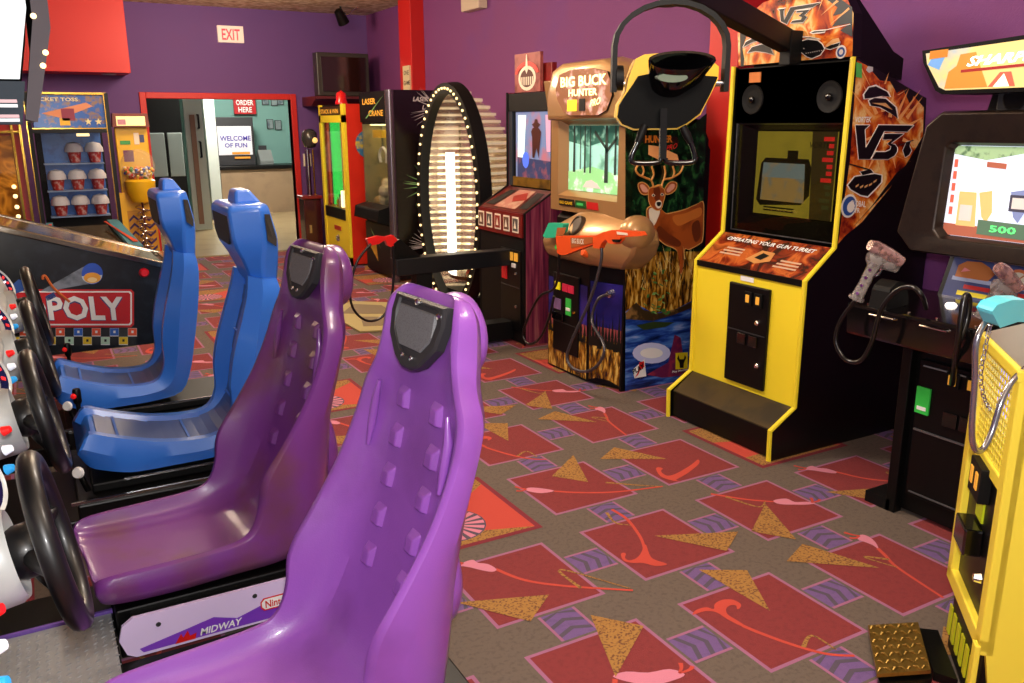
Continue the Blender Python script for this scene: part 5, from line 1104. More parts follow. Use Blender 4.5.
MB().bar((X0, -.01, .995), (X1, -.01, .995), .03, .03, YM).build('top_trim', t, bevel=.004, local=True)
# black kick base with yellow hazard blocks
kb = MB().box(X0+.04, X1-.02, .0, .55, .0, .21, BLACK); kb.build('kick_base', t, bevel=.006, local=True)
hz = MB()
for k in range(6):
    x = -.01+k*.055; hz.prism([(x, .05), (x+.03, .05), (x+.034, .145), (x+.004, .145)], 'Y', -.006, -.001, mat('hazard yellow', '#c8c81e', .5))
hz.build('hazard_blocks', t, local=True)
bo = MB()
for (x, y, z) in ((X1, .12, .55), (X1, .12, .85), (X1, .12, .30), (X1, .4, .6), (X1, .4, .95)): bo.lathe([(0, .006), (.006, .005), (.008, 0)], (x, y, z), (1, 0, 0), SILV, 8)
bo.build('screws', t, local=True)
# pedal
pl = MB(); DPm = mat('brass tread', '#9a7a3a', .3, .75, noise=(30, .5, '#6a5220'))
def wl(x, y, z=0): return (Vector((x, y, z)))
q = [W(868, 625, 'Z', .045), W(918, 622, 'Z', .045), W(931, 670, 'Z', .045), W(877, 674, 'Z', .045)]
pl.slab(q, (0, 0, -.012), DPm)
c_ = sum(q, Vector())/4; e1 = (q[1]-q[0]); e2 = (q[3]-q[0])
for i in range(7):
    for j in range(7):
        p_ = q[0]+e1*((i+.5+(j % 2)*.3)/7.4)+e2*((j+.5)/7); dr = (e1.normalized()+e2.normalized()*(1 if (i+j) % 2 else -1)).normalized()*.011
        pl.tube([p_-dr+Vector((0, 0, .0)), p_+Vector((0, 0, .004)), p_+dr], [.002, .0045, .002], DPm, 5)
pl.build('foot_pedal', t)
MB().slab([W(918, 628, 'Z', .03), W(938, 630, 'Z', .03), W(958, 680, 'Z', .03), W(934, 672, 'Z', .03)], (0, 0, -.028), BLACK).slab([W(878, 677, 'Z', .02), W(932, 673, 'Z', .02), W(932, 679, 'Z', .02), W(880, 683, 'Z', .02)], (0, 0, -.018), BLACK).build('pedal_arm', t)
# blue handle, hose and chain
HB = W(1016, 313, 'Y', 1.10)
hn = MB(); hn.slab([W(*p_, 'Y', 1.08) for p_ in ((992, 312), (997, 305), (1012, 300), (1030, 300), (1040, 322), (1018, 322), (1000, 328))], (.02, .05, 0), mat('handle cyan', '#58d0e0', .35, coat=.3)); hn.build('blue_handle', t, bevel=.012)
MB().tube(pathW('Y', 1.13, ((995, 316), (984, 324), (976, 345), (975, 380), (972, 425), (974, 447), (982, 450), (992, 432), (1001, 403), (1012, 382), (1026, 368))), .0075, mat('steel hose', '#a8a8b0', .2, .9), n=10, sub=6).build('hose', t, smooth=60)
ch = MB(); cp_ = smooth_path(pathW('Y', 1.15, ((991, 322), (985, 350), (981, 375), (984, 398), (991, 410))), 5)
for i in range(len(cp_)-1):
    a, b_ = cp_[i], cp_[i+1]; mdp = (a+b_)/2; dv = (b_-a)*.62; sd_ = Vector((0, 0, 0)); sd_ = dv.cross(Vector((0, 1, 0)) if i % 2 else Vector((1, 0, .2))).normalized()*.005
    ch.tube([mdp-dv, mdp-dv*.6+sd_, mdp+dv*.6+sd_, mdp+dv, mdp+dv*.6-sd_, mdp-dv*.6-sd_], .0016, SILV, 5, closed=True)
ch.build('chain', t)

# ================================================================== driving cabinets
PU1 = mat('purple seat moulding', '#9052b4', .30, coat=.4, noise=(3.5, .6, '#7a4294'), bump=(250, .08))
PU2 = mat('dark purple seat moulding', '#6c3280', .30, coat=.35, noise=(3.2, .8, '#683c4a'), bump=(250, .08))  # brown noise tint paints in a warm lamp sheen along with wear
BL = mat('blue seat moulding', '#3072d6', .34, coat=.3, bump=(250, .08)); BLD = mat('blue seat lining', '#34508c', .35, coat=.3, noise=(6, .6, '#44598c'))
def resample(st, k):
    n = len(st); out = []
    flat = [sum(([*p] if isinstance(p, tuple) else [p] for p in s), []) for s in st]
    for i in range(n-1):
        a, b, c, d = flat[max(i-1, 0)], flat[i], flat[i+1], flat[min(i+2, n-1)]
        for j in range(k):
            u = j/k; out.append([.5*(2*b[q]+(c[q]-a[q])*u+(2*a[q]-5*b[q]+4*c[q]-d[q])*u*u+(3*b[q]-a[q]-3*c[q]+d[q])*u**3) for q in range(len(b))])
    out.append(flat[-1]); return out
def seat_rings(st, k, blue=False):
    rs = []
    for (cx, cz, ex, ez, mx, mz, bx, bz, wC, wE, wM, wB) in resample(st, k):
        half = [(cx, cz, wC*.5), (cx, cz, wC), ((cx*.5+ex*.5), (cz*.5+ez*.5), wE*.5+wC*.5+.0) if not blue else (ex, ez, min(wC+.012, wE-.03)), (ex, ez, wE-.022), (ex, ez, wE), (mx, mz, wM), (bx, bz, wB)]
        ring = [(cx, cz, 0)]+half+[(bx, bz, 0)]+[(x, z, -y) for x, z, y in half[::-1]]
        rs.append([Vector((x, y, z)) for x, z, y in ring])
    return rs
# stations: centre, lip, side, back  (x, z) and half widths
PST = [((.0, .245), (-.008, .262), (-.015, .235), (.01, .19), .17, .225, .235, .20),
       ((.04, .235), (.03, .29), (.01, .23), (.04, .165), .20, .25, .268, .24),
       ((.20, .222), (.20, .292), (.20, .22), (.20, .16), .20, .26, .282, .26),
       ((.37, .222), (.37, .294), (.39, .22), (.39, .16), .20, .262, .286, .26),
       ((.485, .245), (.45, .315), (.53, .22), (.58, .16), .195, .262, .286, .26),
       ((.58, .31), (.485, .395), (.62, .28), (.71, .17), .19, .262, .284, .24),
       ((.645, .42), (.50, .485), (.655, .43), (.765, .33), .185, .27, .287, .21),
       ((.69, .55), (.58, .595), (.69, .57), (.79, .50), .175, .275, .288, .19),
       ((.735, .69), (.66, .715), (.745, .70), (.80, .66), .17, .275, .288, .18),
       ((.77, .82), (.72, .84), (.79, .83), (.83, .80), .165, .272, .285, .18),
       ((.79, .92), (.75, .935), (.82, .93), (.86, .91), .155, .258, .272, .18),
       ((.795, 1.00), (.765, 1.005), (.82, 1.0), (.875, .99), .135, .215, .23, .16),
       ((.805, 1.08), (.775, 1.08), (.84, 1.075), (.88, 1.06), .13, .19, .205, .155),
       ((.815, 1.16), (.792, 1.165), (.85, 1.16), (.88, 1.14), .12, .178, .19, .14),
       ((.84, 1.205), (.828, 1.21), (.855, 1.20), (.872, 1.18), .09, .13, .14, .10)]
BST = [((.055, .345), (.035, .36), (.025, .34), (.05, .28), .15, .20, .21, .17),
       ((.085, .385), (.075, .412), (.045, .36), (.08, .26), .15, .205, .222, .19),
       ((.15, .365), (.14, .392), (.13, .32), (.17, .235), .15, .205, .224, .21),
       ((.24, .335), (.24, .358), (.24, .28), (.24, .225), .15, .205, .224, .215),
       ((.36, .305), (.36, .328), (.38, .27), (.40, .225), .15, .205, .224, .215),
       ((.50, .295), (.50, .316), (.52, .27), (.56, .228), .15, .205, .224, .21),
       ((.61, .325), (.585, .335), (.64, .30), (.71, .25), .15, .205, .224, .19),
       ((.675, .41), (.628, .41), (.69, .40), (.775, .36), .15, .205, .23, .185),
       ((.70, .53), (.632, .53), (.715, .53), (.81, .50), .145, .205, .238, .19),
       ((.725, .65), (.655, .65), (.735, .65), (.84, .63), .14, .20, .24, .19),
       ((.765, .79), (.70, .79), (.765, .79), (.865, .77), .13, .192, .236, .19),
       ((.79, .90), (.735, .90), (.79, .90), (.878, .89), .12, .178, .222, .18),
       ((.785, .97), (.75, .98), (.80, .97), (.868, .96), .11, .15, .19, .16)]
def racing(cy, blue, label, shade, idx, cxo=0, sx=1, yaw=0, wy=0):
    t = thing('racing_cabinet', label, 'driving game', (0, cy, 0), 0, 'row of sit down driving games')
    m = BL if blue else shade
    st = BST if blue else PST
    def LN(x, z): return x*sx+cxo
    st = [tuple(((LN(*q), q[1]) if isinstance(q, tuple) else q) for q in row) for row in st]
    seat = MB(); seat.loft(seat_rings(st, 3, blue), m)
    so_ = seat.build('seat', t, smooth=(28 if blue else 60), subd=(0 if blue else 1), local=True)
    if yaw:
        pv = Vector((.45, 0, 0)); so_.rotation_euler.z = yaw; so_.location = pv-Matrix.Rotation(yaw, 3, 'Z') @ pv
    if blue:
        # lining panels in the channel
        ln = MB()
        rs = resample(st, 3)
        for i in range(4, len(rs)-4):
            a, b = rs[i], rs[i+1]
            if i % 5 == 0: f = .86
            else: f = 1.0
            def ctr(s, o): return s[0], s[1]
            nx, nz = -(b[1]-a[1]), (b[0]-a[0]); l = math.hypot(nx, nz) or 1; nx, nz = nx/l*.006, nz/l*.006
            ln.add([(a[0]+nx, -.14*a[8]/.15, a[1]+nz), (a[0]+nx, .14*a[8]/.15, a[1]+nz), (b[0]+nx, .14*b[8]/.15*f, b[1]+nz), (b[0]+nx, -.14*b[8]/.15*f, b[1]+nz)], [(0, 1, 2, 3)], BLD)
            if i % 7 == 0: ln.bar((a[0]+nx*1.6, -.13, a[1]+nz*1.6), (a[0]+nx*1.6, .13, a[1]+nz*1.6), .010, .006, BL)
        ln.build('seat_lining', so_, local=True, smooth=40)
        # wedge headrest
        hd_ = MB()
        def hr(z, xf, xm, xb, wf, wm, wb): return [Vector((LN(p[0], z), p[1], z)) for p in ((xf, -wf), (xm, -wm), (xb, -wb), (xb, wb), (xm, wm), (xf, wf))]
        hd_.loft([hr(.94, .772, .81, .875, .12, .175, .14), hr(1.0, .752, .81, .88, .13, .18, .15), hr(1.05, .732, .812, .885, .15, .19, .155), hr(1.10, .705, .82, .888, .178, .20, .158), hr(1.15, .692, .822, .885, .188, .203, .16), hr(1.262, .684, .818, .862, .188, .198, .15), hr(1.28, .70, .81, .85, .165, .18, .13)], m)
        h2 = hd_.build('headrest', so_, smooth=25, local=True, bevel=.012)
        MB().loft([[Vector((LN(x, 1.275), y, 1.275)) for x, y in ((.735, -.085), (.85, -.08), (.85, .08), (.735, .085))], [Vector((LN(x, 1.335), y, 1.335)) for x, y in ((.745, -.06), (.805, -.055), (.805, .055), (.745, .06))]], m).build('top_grip', so_, bevel=.012, local=True)
        MSH = mat('speaker mesh', '#2a2826', .7, noise=(200, .8, '#161414'))
        FSP = [(-.15, 1.235), (.155, 1.235), (.16, 1.15), (.12, 1.115), (-.10, 1.112), (-.15, 1.15)]
        f0 = MB(); f0.loft([[Vector((LN(.6815+(1.262-z)*.075, z)+d_, y, z)) for y, z in FSP] for d_ in (0, .012)], MSH)
        f0.build('front_speaker', so_, local=True)
        for s_ in (-1, 1):
            MB().slab([(LN(x, z), s_*y, z) for x, y, z in ((.828, .196, 1.24), (.858, .160, 1.235), (.878, .168, 1.13), (.872, .178, 1.10), (.832, .200, 1.13))], (.0, s_*.004, 0), MSH).build('side_speaker', so_, local=True)
    else:
        # raised pads on the backrest
        pd_ = MB(); rs = resample(st, 3)
        def surf(z):
            for a, b in zip(rs, rs[1:]):
                if a[1] <= z <= b[1] and b[0] > .5:
                    u = (z-a[1])/(b[1]-a[1]); return a[0]+(b[0]-a[0])*u, Vector((b[0]-a[0], 0, b[1]-a[1])).normalized()
            return .7, Vector((.3, 0, .95))
        for z in (.50, .605, .71, .815, .92):
            for yy in (-.095, .095):
                if z > .9: yy *= .9
                x, tdir = surf(z); n = Vector((-tdir.z, 0, tdir.x)); c = Vector((x, yy, z)); w_, h_ = .032, .038
                pd_ = MB()
                base = [c-n*.012+Vector((0, a*w_, 0))+tdir*(b*h_) for a, b in ((-1, -1), (1, -1), (1, 1), (-1, 1))]
                topv = [c+n*.016+Vector((0, a*w_*.5, 0))+tdir*(b*h_*.5-.014) for a, b in ((-1, -1), (1, -1), (1, 1), (-1, 1))]
                pd_.loft([base, topv], m); pd_.build('raised_pad', so_, local=True, bevel=.004, smooth=35)
        for s_ in (-1, 1):
            pts = []
            for z in (.76, .82, .88, .94):
                x, td = surf(z); pts.append(Vector((x-.030, s_*(.195 if z < .93 else .18), z)))
            MB().tube(pts, [.006, .012, .012, .006], m, 8, sub=0).build('raised_rib', so_, local=True, smooth=50)
        # rear bumps
        MB().loft([[Vector((x, r_*math.cos(k*math.pi/8)*1.0, 1.08+r_*1.0*math.sin(k*math.pi/8))) for k in range(16)] for x, r_ in ((.84, .11), (.90, .115), (.925, .11), (.94, .085))], m).build('speaker_bulge', so_, local=True, smooth=50, subd=1)
        MB().loft([[Vector((x, r_*1.5*math.cos(k*math.pi/8), .46+r_*1.6*math.sin(k*math.pi/8))) for k in range(16)] for x, r_ in ((.70, .10), (.79, .11), (.83, .09), (.84, .05))], m).build('lumbar_bulge', so_, local=True, smooth=50, subd=1)
        # shield shaped speaker plate
        tl = Vector((.30, 0, .95)).normalized(); nn = Vector((-.955, 0, .0)).normalized(); base_ = Vector((.787, 0, 1.10)); tl = Vector((.045, 0, .16)).normalized(); nn = Vector((-tl.z, 0, tl.x))
        def sh(y, h, o): return base_+Vector((0, y, 0))+tl*h+nn*o
        SHP = [(-.128, .085), (.128, .085), (.135, .04), (.12, -.02), (.065, -.072), (.025, -.09), (-.025, -.09), (-.065, -.072), (-.12, -.02), (-.135, .04)]
        pl_ = MB(); pl_.loft([[sh(y, h, -.01) for y, h in SHP], [sh(y, h, .012) for y, h in SHP], [sh(y*.93, h*.94, .018) for y, h in SHP], [sh(y*.78, h*.78+.008, .018) for y, h in SHP], [sh(y*.75, h*.75+.008, .012) for y, h in SHP]], DGREY)
        po_ = pl_.build('speaker_plate', so_, local=True, smooth=30)
        GR = [(-.094, .06), (.094, .06), (.098, .005), (.055, -.04), (-.055, -.04), (-.098, .005)]
        MB().loft([[sh(y, h+.0, .012) for y, h in GR], [sh(y*.95, h*.95, .018) for y, h in GR]], mat('grille grey', '#6c6e72', .5, noise=(300, .7, '#4a4c50'))).build('grille', po_, local=True)
        for y, h in ((-.022, -.06), (.022, -.06)): MB().lathe([(0, .005), (.006, .004), (.007, 0)], sh(y, h, .018), tuple(nn), CHROME, 10).build('screw', po_, local=True)
        for y, h in ((.0, .076), (-.112, .06)): MB().lathe([(0, .012), (.008, .010), (.008, 0)], sh(y, h, .014), tuple(nn), CHROME, 10).build('screw', po_, local=True)
    # base
    if blue:
        bs = MB().box(.0, 1.0, -.30, .30, .0, .16, BLACK).box(.06, .95, -.20, .20, .16, .20, BLKM).box(-.85, .02, -.30, .30, 0, .10, BLACK); bs.build('base', t, bevel=.008, local=True)
        MB().bar((-.02, -.285, .165), (.95, -.285, .165), .012, .012, SILV).bar((.18, -.215, .205), (.95, -.215, .205), .010, .010, SILV).build('rail', t, local=True)
        kn = MB().lathe([(.0, .012), (.020, .012), (.024, .0)], (.02, -.225, .27), (-.5, -.8, .2), WHITE, 16); kn.build('seat_adjust_knob', t, local=True, smooth=40)
        MB().cyl((.045, -.20, .18), (.022, -.225, .27), .012, BLACK).build('adjust_lever', t, local=True)
    else:
        bs = MB().box(.06, .85, -.27, .27, .0, .165, BLACK).box(-.85, .06, -.14, .14, 0, .06, BLACK); bs.build('base', t, bevel=.006, local=True)
        # rounded purple-white side plate
        PL = [(.10, .035), (.075, .05), (.058, .10), (.07, .145), (.10, .165)]+[(.87, .165), (.87, .035)]
        WP_ = mat('plate lilac', '#d9c6ee', .35, coat=.4); VP = mat('plate violet', '#7a3cc0', .35, coat=.4)
        sp_ = MB().prism(PL, 'Y', -.335, -.322, WP_); sp_.prism(PL, 'Y', -.337, -.3365, WP_)
        sp_.poly([(.12, -.338, .045), (.11, -.338, .06), (.25, -.338, .085), (.33, -.338, .10), (.40, -.338, .075), (.60, -.338, .13), (.66, -.338, .11), (.86, -.338, .11), (.86, -.338, .04)], VP)
        o_ = sp_.build('side_plate', t, local=True, bevel=.002)
        bb = MB()
        for x, z in ((.17, .125), (.46, .135), (.8, .13), (.8, .06)): MB().lathe([(0, .003), (.006, .003), (.008, 0)], (x, -.338, z), (0, -1, 0), DGREY, 10).build('bolt', o_, local=True)
        tx_ = MB(); tx_.text('MIDWAY', (.285, -.341, .050), (1, 0, 0), (0, 0, 1), .024, WHITE, bold=.02, shear=.25, width=.13)
        tx_.poly([(.21, -.341, .045), (.23, -.341, .075), (.235, -.341, .06), (.25, -.341, .08), (.255, -.341, .06), (.275, -.341, .065), (.27, -.341, .045)], RED)
        LGx = [(x-.06, z-.03) for x, z in [(.535, .118), (.545, .105), (.66, .105), (.67, .118), (.67, .138), (.66, .15), (.545, .15), (.535, .138)]]
        tx_.poly([(x, -.3405, z) for x, z in LGx], RED); tx_.poly([(.5425+(x-.5425)*.94, -.341, .0975+(z-.0975)*.8) for x, z in LGx], WHITE)
        tx_.text('Nintendo', (.5425, -.342, .084), (1, 0, 0), (0, 0, 1), .026, RED, bold=.02, align='CENTER', width=.105); tx_.build('lettering', o_, local=True)
        MB().box(.10, .85, -.325, -.27, .05, .15, BLACK).build('plate_spacer', t, local=True)
    # steering wheel
    wc = Vector((-.05, wy, .735)); ax = Vector((1, 0, .17)).normalized(); up_ = Vector((-.17, 0, 1)).normalized(); sd = Vector((0, 1, 0)); R = .18
    wl_ = MB(); wl_.tube([wc+up_*R*math.sin(a)+sd*R*math.cos(a) for a in [k*math.pi/24 for k in range(48)]],   .0235, RUB, 14, closed=True)
    wo = wl_.build('steering_wheel', t, smooth=80, local=True)
    sk = MB()
    for a in (0, math.pi, -math.pi/2):
        d = up_*math.sin(a)+sd*math.cos(a); sk.tube([wc-ax*.05+d*.02, wc-ax*.035+d*.08, wc+d*(R-.01)], [.026, .02, .014], RUB, 10)
    sk.build('spokes', wo, smooth=60, local=True)
    MB().lathe([(.0, .03), (.045, .028), (.06, .012), (.06, -.02), (.045, -.05)], wc-ax*.05, tuple(ax), RUB, 24).build('hub_pad', wo, smooth=50, local=True)
    MB().lathe([(.0, .006), (.014, .006), (.018, 0)], wc-ax*.018, tuple(ax), CHROME, 14).build('horn_badge', wo, smooth=40, local=True)
    # dashboard
    DG = mat('dash silver', '#c2c8c8', .4, .1, coat=.2)
    db = MB(); db.loft([[Vector((x, s_*w_, z)) for x, z in ((-.80, .50), (-.80, 1.02), (-.42, .99), (-.21, .90), (-.165, .78), (-.21, .64), (-.45, .52))] for s_, w_ in ((-1, .44), (-1, .41), (1, .41), (1, .44))], DG)
    db.build('dashboard', t, smooth=30, bevel=.02, local=True)
    MB().box(-.82, -.35, -.27, .27, .06, .52, BLACK).build('dash_pedestal', t, local=True)
    MB().lathe([(.108, -.42), (.104, -.06), (.096, -.045), (.086, -.048), (.06, -.065), (.0, -.068)], wc-ax*.02+Vector((-.01, 0, -.0)), tuple(ax), DG, 32).build('steering_column', t, smooth=40, local=True)
    MB().cyl(wc-ax*.2, wc-ax*.06, .035, BLACK).build('column_shaft', t, smooth=40, local=True)
    gc = Vector((-.20, .21+wy, .82)); ga = Vector((.80, -.40, .42)).normalized(); sd = ga.cross(Vector((0, 0, 1))).normalized()
    gp_ = MB().lathe([(.102, -.30), (.102, -.01), (.096, .006), (.088, .0), (.0, .0)], gc, tuple(ga), DG, 32).build('gauge_pod', t, smooth=40, local=True)
    gf = MB(); gf.lathe([(.0, .003), (.086, .002)], gc, tuple(ga), mat('gauge navy', '#161848', .2, coat=.6), 32)
    gu = sd.cross(ga).normalized()
    for k in range(9):
        a = math.radians(-30+k*30); d = gu*math.sin(a)+sd*math.cos(a); gf.bar(gc+ga*.004+d*.055, gc+ga*.004+d*.072, .012, .003, mat('gauge red', '#e02a2a', .4, emit=.8), up=tuple(ga))
    gf.bar(gc+ga*.006, gc+ga*.006+gu*.01+sd*(-.05), .008, .003, mat('gauge needle', '#f4f0ff', .4, emit=1.5), up=tuple(ga)); gf.build('gauge_face', gp_, local=True)
    for k, (yy, c_) in enumerate(((-.30, '#e01a1a'), (-.36, '#f0f4ff'), (-.415, '#2a9ae0'))):
        MB().lathe([(.0, .012), (.009, .010), (.011, .004), (.014, -.01)], Vector((-.142, yy, .80-k*.035)), (.9, -.3, .3), mat('btn'+c_, c_, .3, emit=.4), 14).build('view_button', t, smooth=40, local=True)
    # gear lever
    if blue:
        gl = MB().cyl((.06, .36, .14), (.06, .36, .42), .010, BLACK).lathe([(.014, .0), (.018, .01), (.018, .06), (.014, .07), (0, .07)], (.06, .36, .38), (0, 0, 1), BLACK, 16)
        gl.build('gear_lever', t, smooth=40, local=True)
        MB().ball((.046, .347, .42), .013, mat('lever red', '#e81c1c', .3, emit=.3)).build('lever_button', t, local=True)
        MB().box(.0, .12, .30, .42, .0, .145, BLKM).build('lever_base', t, bevel=.005, local=True)
    return t
racing(1.85, False, 'bright purple bucket seat driving game nearest the camera', PU1, 0, yaw=math.radians(5), wy=.08)
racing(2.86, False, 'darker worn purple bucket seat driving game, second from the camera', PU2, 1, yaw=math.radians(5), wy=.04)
racing(3.78, True, 'blue seat driving game next to the dark purple one', None, 2)
racing(4.72, True, 'blue seat driving game beside the black board game pinball table', None, 3, -.06, .86)
# tread plate
STL = mat('steel tread', '#a4a6a8', .38, .45, noise=(12, .4, '#86888a'))
tp_ = MB(); tp_.box(-.62, .055, 2.22, 2.72, .0, .10, BLKM); tp_.box(.055, .86, 2.14, 2.515, .0, .03, BLKM); tp_.box(-.60, .05, 2.23, 2.70, .10, .104, STL)
for i in range(26):
    for j in range(18):
        x, y = -.58+i*.025, 2.245+j*.025
        dr = Vector((.008, .0045 if (i+j) % 2 else -.0045, 0)) if (i+j) % 2 else Vector((.0045, .008, 0)); c = Vector((x, y, .104))
        tp_.tube([c-dr, c+Vector((0, 0, .0015)), c+dr], [.0012, .0042, .0012], STL, 4)
tp_.bar((-.62, 2.71, .105), (.055, 2.71, .105), .012, .014, mat('violet trim', '#6a4aa0', .4))
tag(tp_.build('tread_plate'), 'grey steel diamond tread floor plate between the two purple seats', 'floor plate')
# overhead marquee hood of the nearest cabinet (only its edge reaches into view)
t = thing('overhead_sign', 'white lit overhead sign with clear edge at the upper left corner', 'sign', (-1.0, 1.95, 0))
HDm = mat('lit header white', '#c0cccc', .7, emit=.35)
MB().prism([(-.60, 1.67), (-.60, 2.0), (.03, 2.0), (.028, 1.78), (.005, 1.672)], 'Y', 1.62, 2.3, BLKM, HDm).build('light_box', t, bevel=.01)
MB().prism([(-.60, 1.602), (-.60, 1.668), (.012, 1.668), (.0, 1.602)], 'Y', 1.60, 2.3, mat('smoky blue edge', '#202830', .7, spec=.2)).build('lower_edge', t, bevel=.006)
st_ = MB()
for z, m_ in ((1.635, mat('stripe red', '#701c28', .4)), (1.628, mat('stripe pale', '#8a8e96', .4)), (1.612, mat('stripe red', '#b03040')), (1.606, mat('stripe pale', '#8a8e96'))): st_.box(-.5, -.003, 1.594, 1.60, z, z+.005, m_)
st_.build('stripes', t)
MB().prism([(.005, 1.61), (.034, 1.76), (.038, 2.0), (.062, 2.0), (.058, 1.75), (.022, 1.605)], 'Y', 1.60, 2.3, mat('clear edge plastic', '#2a2026', .6, spec=.3)).build('clear_edge', t, bevel=.004)
for x, z in ((.036, 1.766), (.046, 1.712), (.040, 1.692)): MB().ball((x, 1.594, z-.0), .0045, BULB, 8, 6).build('edge_bulb', t)
MB().box(-1.05, -.60, 1.7, 2.25, 1.7, 1.95, BLKM).build('cabinet_back', t)
MB().box(-1.05, -.95, 1.7, 2.2, .0, 1.7, BLKM).build('support_leg', t)

# ================================================================== pinball table
t = thing('pinball_table', 'black pinball table with red name plate and checkered lower border', 'pinball machine', (0, 5.5, 0))
PY = 5.22
sl_ = lambda x: (1.095-(x+.18)*.335)
NV = mat('pinball side black', '#0e1116', .28, noise=(14, .55, '#242a34'))
PP = [(-1.0, .36), (.66, .36), (.66, sl_(.66)-.03), (-.85, sl_(-.85)-.03), (-1.0, sl_(-.85)-.03)]
MB().prism(PP, 'Y', PY, PY+.62, NV).build('cabinet', t)
def gp3(x, y): return (x/4.88, 220+y/4.88)
rl = MB(); rl.bar((-.9, PY, sl_(-.9)-.015), (.67, PY, sl_(.67)-.015), .05, .035, mat('rail gold chrome', '#8a8074', .15, .95)).bar((-.9, PY+.6, sl_(-.9)-.015), (.67, PY+.6, sl_(.67)-.015), .05, .035, mat('rail gold chrome', '#8a8074')); rl.build('side_rail', t, bevel=.006)
MB().slab([(-.9, PY+.03, sl_(-.9)-.01), (.6, PY+.03, sl_(.6)-.01), (.6, PY+.58, sl_(.6)-.01), (-.9, PY+.58, sl_(-.9)-.01)], (0, 0, .006), mat('playfield glass', '#9a7a2c', .06, coat=1, noise=(5, 1, '#3a2a18'))).build('glass', t)
MB().bar((.67, PY, sl_(.67)-.02), (.67, PY+.62, sl_(.67)-.02), .05, .05, BRASS).build('lockdown_bar', t, bevel=.01)
pa = MB()
def g3(pts, m, off): pa.wp('Y', PY, [gp3(*p) for p in pts], m, off)
RD = mat('name plate red', '#c81820', .35); 
def rr(x0, y0, x1, y1, r, m, off): g3([(x0+r, y0), (x1-r, y0), (x1, y0+r), (x1, y1-r), (x1-r, y1), (x0+r, y1), (x0, y1-r), (x0, y0+r)], m, off)
rr(-330, 338, 654, 524, 14, RD, .003); rr(-318, 347, 644, 514, 10, WHITE, .004); rr(-310, 354, 636, 507, 8, RD, .005)
# lettering: full word, last four letters show
p0, p1, ph = W(*gp3(-290, 490), 'Y', PY-.006), W(*gp3(616, 490), 'Y', PY-.006), W(*gp3(616, 372), 'Y', PY-.006)
NVY2 = mat('letter navy', '#2a3a7a', .4)
pa.text('MONOPOLY', p0+Vector((-.004, 0, -.004)), (p1-p0), (0, 0, 1), (ph.z-p1.z), NVY2, bold=.045, width=(p1.x-p0.x)+.008); pa.text('MONOPOLY', p0+Vector((0, -.002, 0)), (p1-p0), (0, 0, 1), (ph.z-p1.z), WHITE, bold=.03, width=(p1.x-p0.x))
# checker border
cw = 44; cols = ['#2a66c8', None, '#e0522a', None]; c2 = [None, '#e8c81e', None, '#a8d0b8']
for k in range(-8, 11):
    x = 184+cw*k
    for row, pal in ((0, ['#2a66c8', None, '#e0522a', None]), (1, [None, '#e8c81e', None, '#b8dcc4'])):
        y = 528+row*42; col = pal[k % 4]
        g3([(x, y), (x+cw, y), (x+cw, y+40), (x, y+40)], WHITE if col else BK, .003)
        if col:
            g3([(x+1, y+1), (x+cw-1, y+1), (x+cw-1, y+36), (x+1, y+36)], mat('tile'+col, col, .4), .004); g3([(x+17, y+12), (x+28, y+12), (x+28, y+24), (x+17, y+24)], BK if row else WHITE, .0045)
        else:
            g3([(x, y+4), (x+6, y), (x+cw-6, y), (x+cw, y+4), (x+cw, y+34), (x+cw-6, y+40), (x+6, y+40), (x, y+34)], BK, .005)
# streaking ball
g3([(200, 345), (400, 232), (440, 215), (445, 310), (330, 330), (240, 350)], mat('streak grey', '#7c8490', .4, noise=(8, .9, '#2c323c')), .0055)
def ell(cx, cy, rx, ry, m, off, a0=0, a1=2*math.pi): g3([(cx+rx*math.cos(a0+(a1-a0)*k/20), cy+ry*math.sin(a0+(a1-a0)*k/20)) for k in range(20)], m, off)
ell(450, 262, 52, 52, mat('ball blue', '#2a55c0', .3), .006); ell(448, 270, 50, 40, mat('ball sheen', '#c8d4e4', .3), .0065, -.05, math.pi+.05); ell(450, 282, 42, 26, mat('ball gold', '#f0a838', .3), .007)
ell(450, 292, 24, 12, mat('ball glow', '#ffe0a0', .3), .0075)
pa.tube(pathW('Y', PY-.012, [gp3(*p) for p in ((210, 290), (208, 276), (222, 274), (245, 310), (270, 340), (340, 400))]), .007, mat('cane orange', '#c8622a', .4), 6, sub=3)
g3([(222, 372), (262, 352), (275, 375), (232, 395)], NVY2, .008); g3([(55, 320), (90, 290), (130, 300), (115, 345), (75, 360)], mat('hat blue', '#2450a0', .4), .006)
pa.build('side_print', t)
for k, p_ in enumerate(((703, 257),)): MB().lathe([(.0, .02), (.018, .02), (.024, .01), (.028, 0)], W(*gp3(*p_), 'Y', PY), (0, -1, 0), mat('flipper red', '#d81c2c', .3), 16).build('flipper_button', t, smooth=40)
for x, y in ((-.9, PY+.04), (-.9, PY+.58), (.6, PY+.04), (.6, PY+.58)): MB().tube([(x, y, .38), (x, y, .01)], .022, SILV, 8).build('leg', t)
MB().box(-1.15, -.85, PY-.02, PY+.64, 1.25, 1.95, BLACK).box(-1.1, -.9, PY+.1, PY+.5, 1.1, 1.25, BLACK).build('backbox', t)

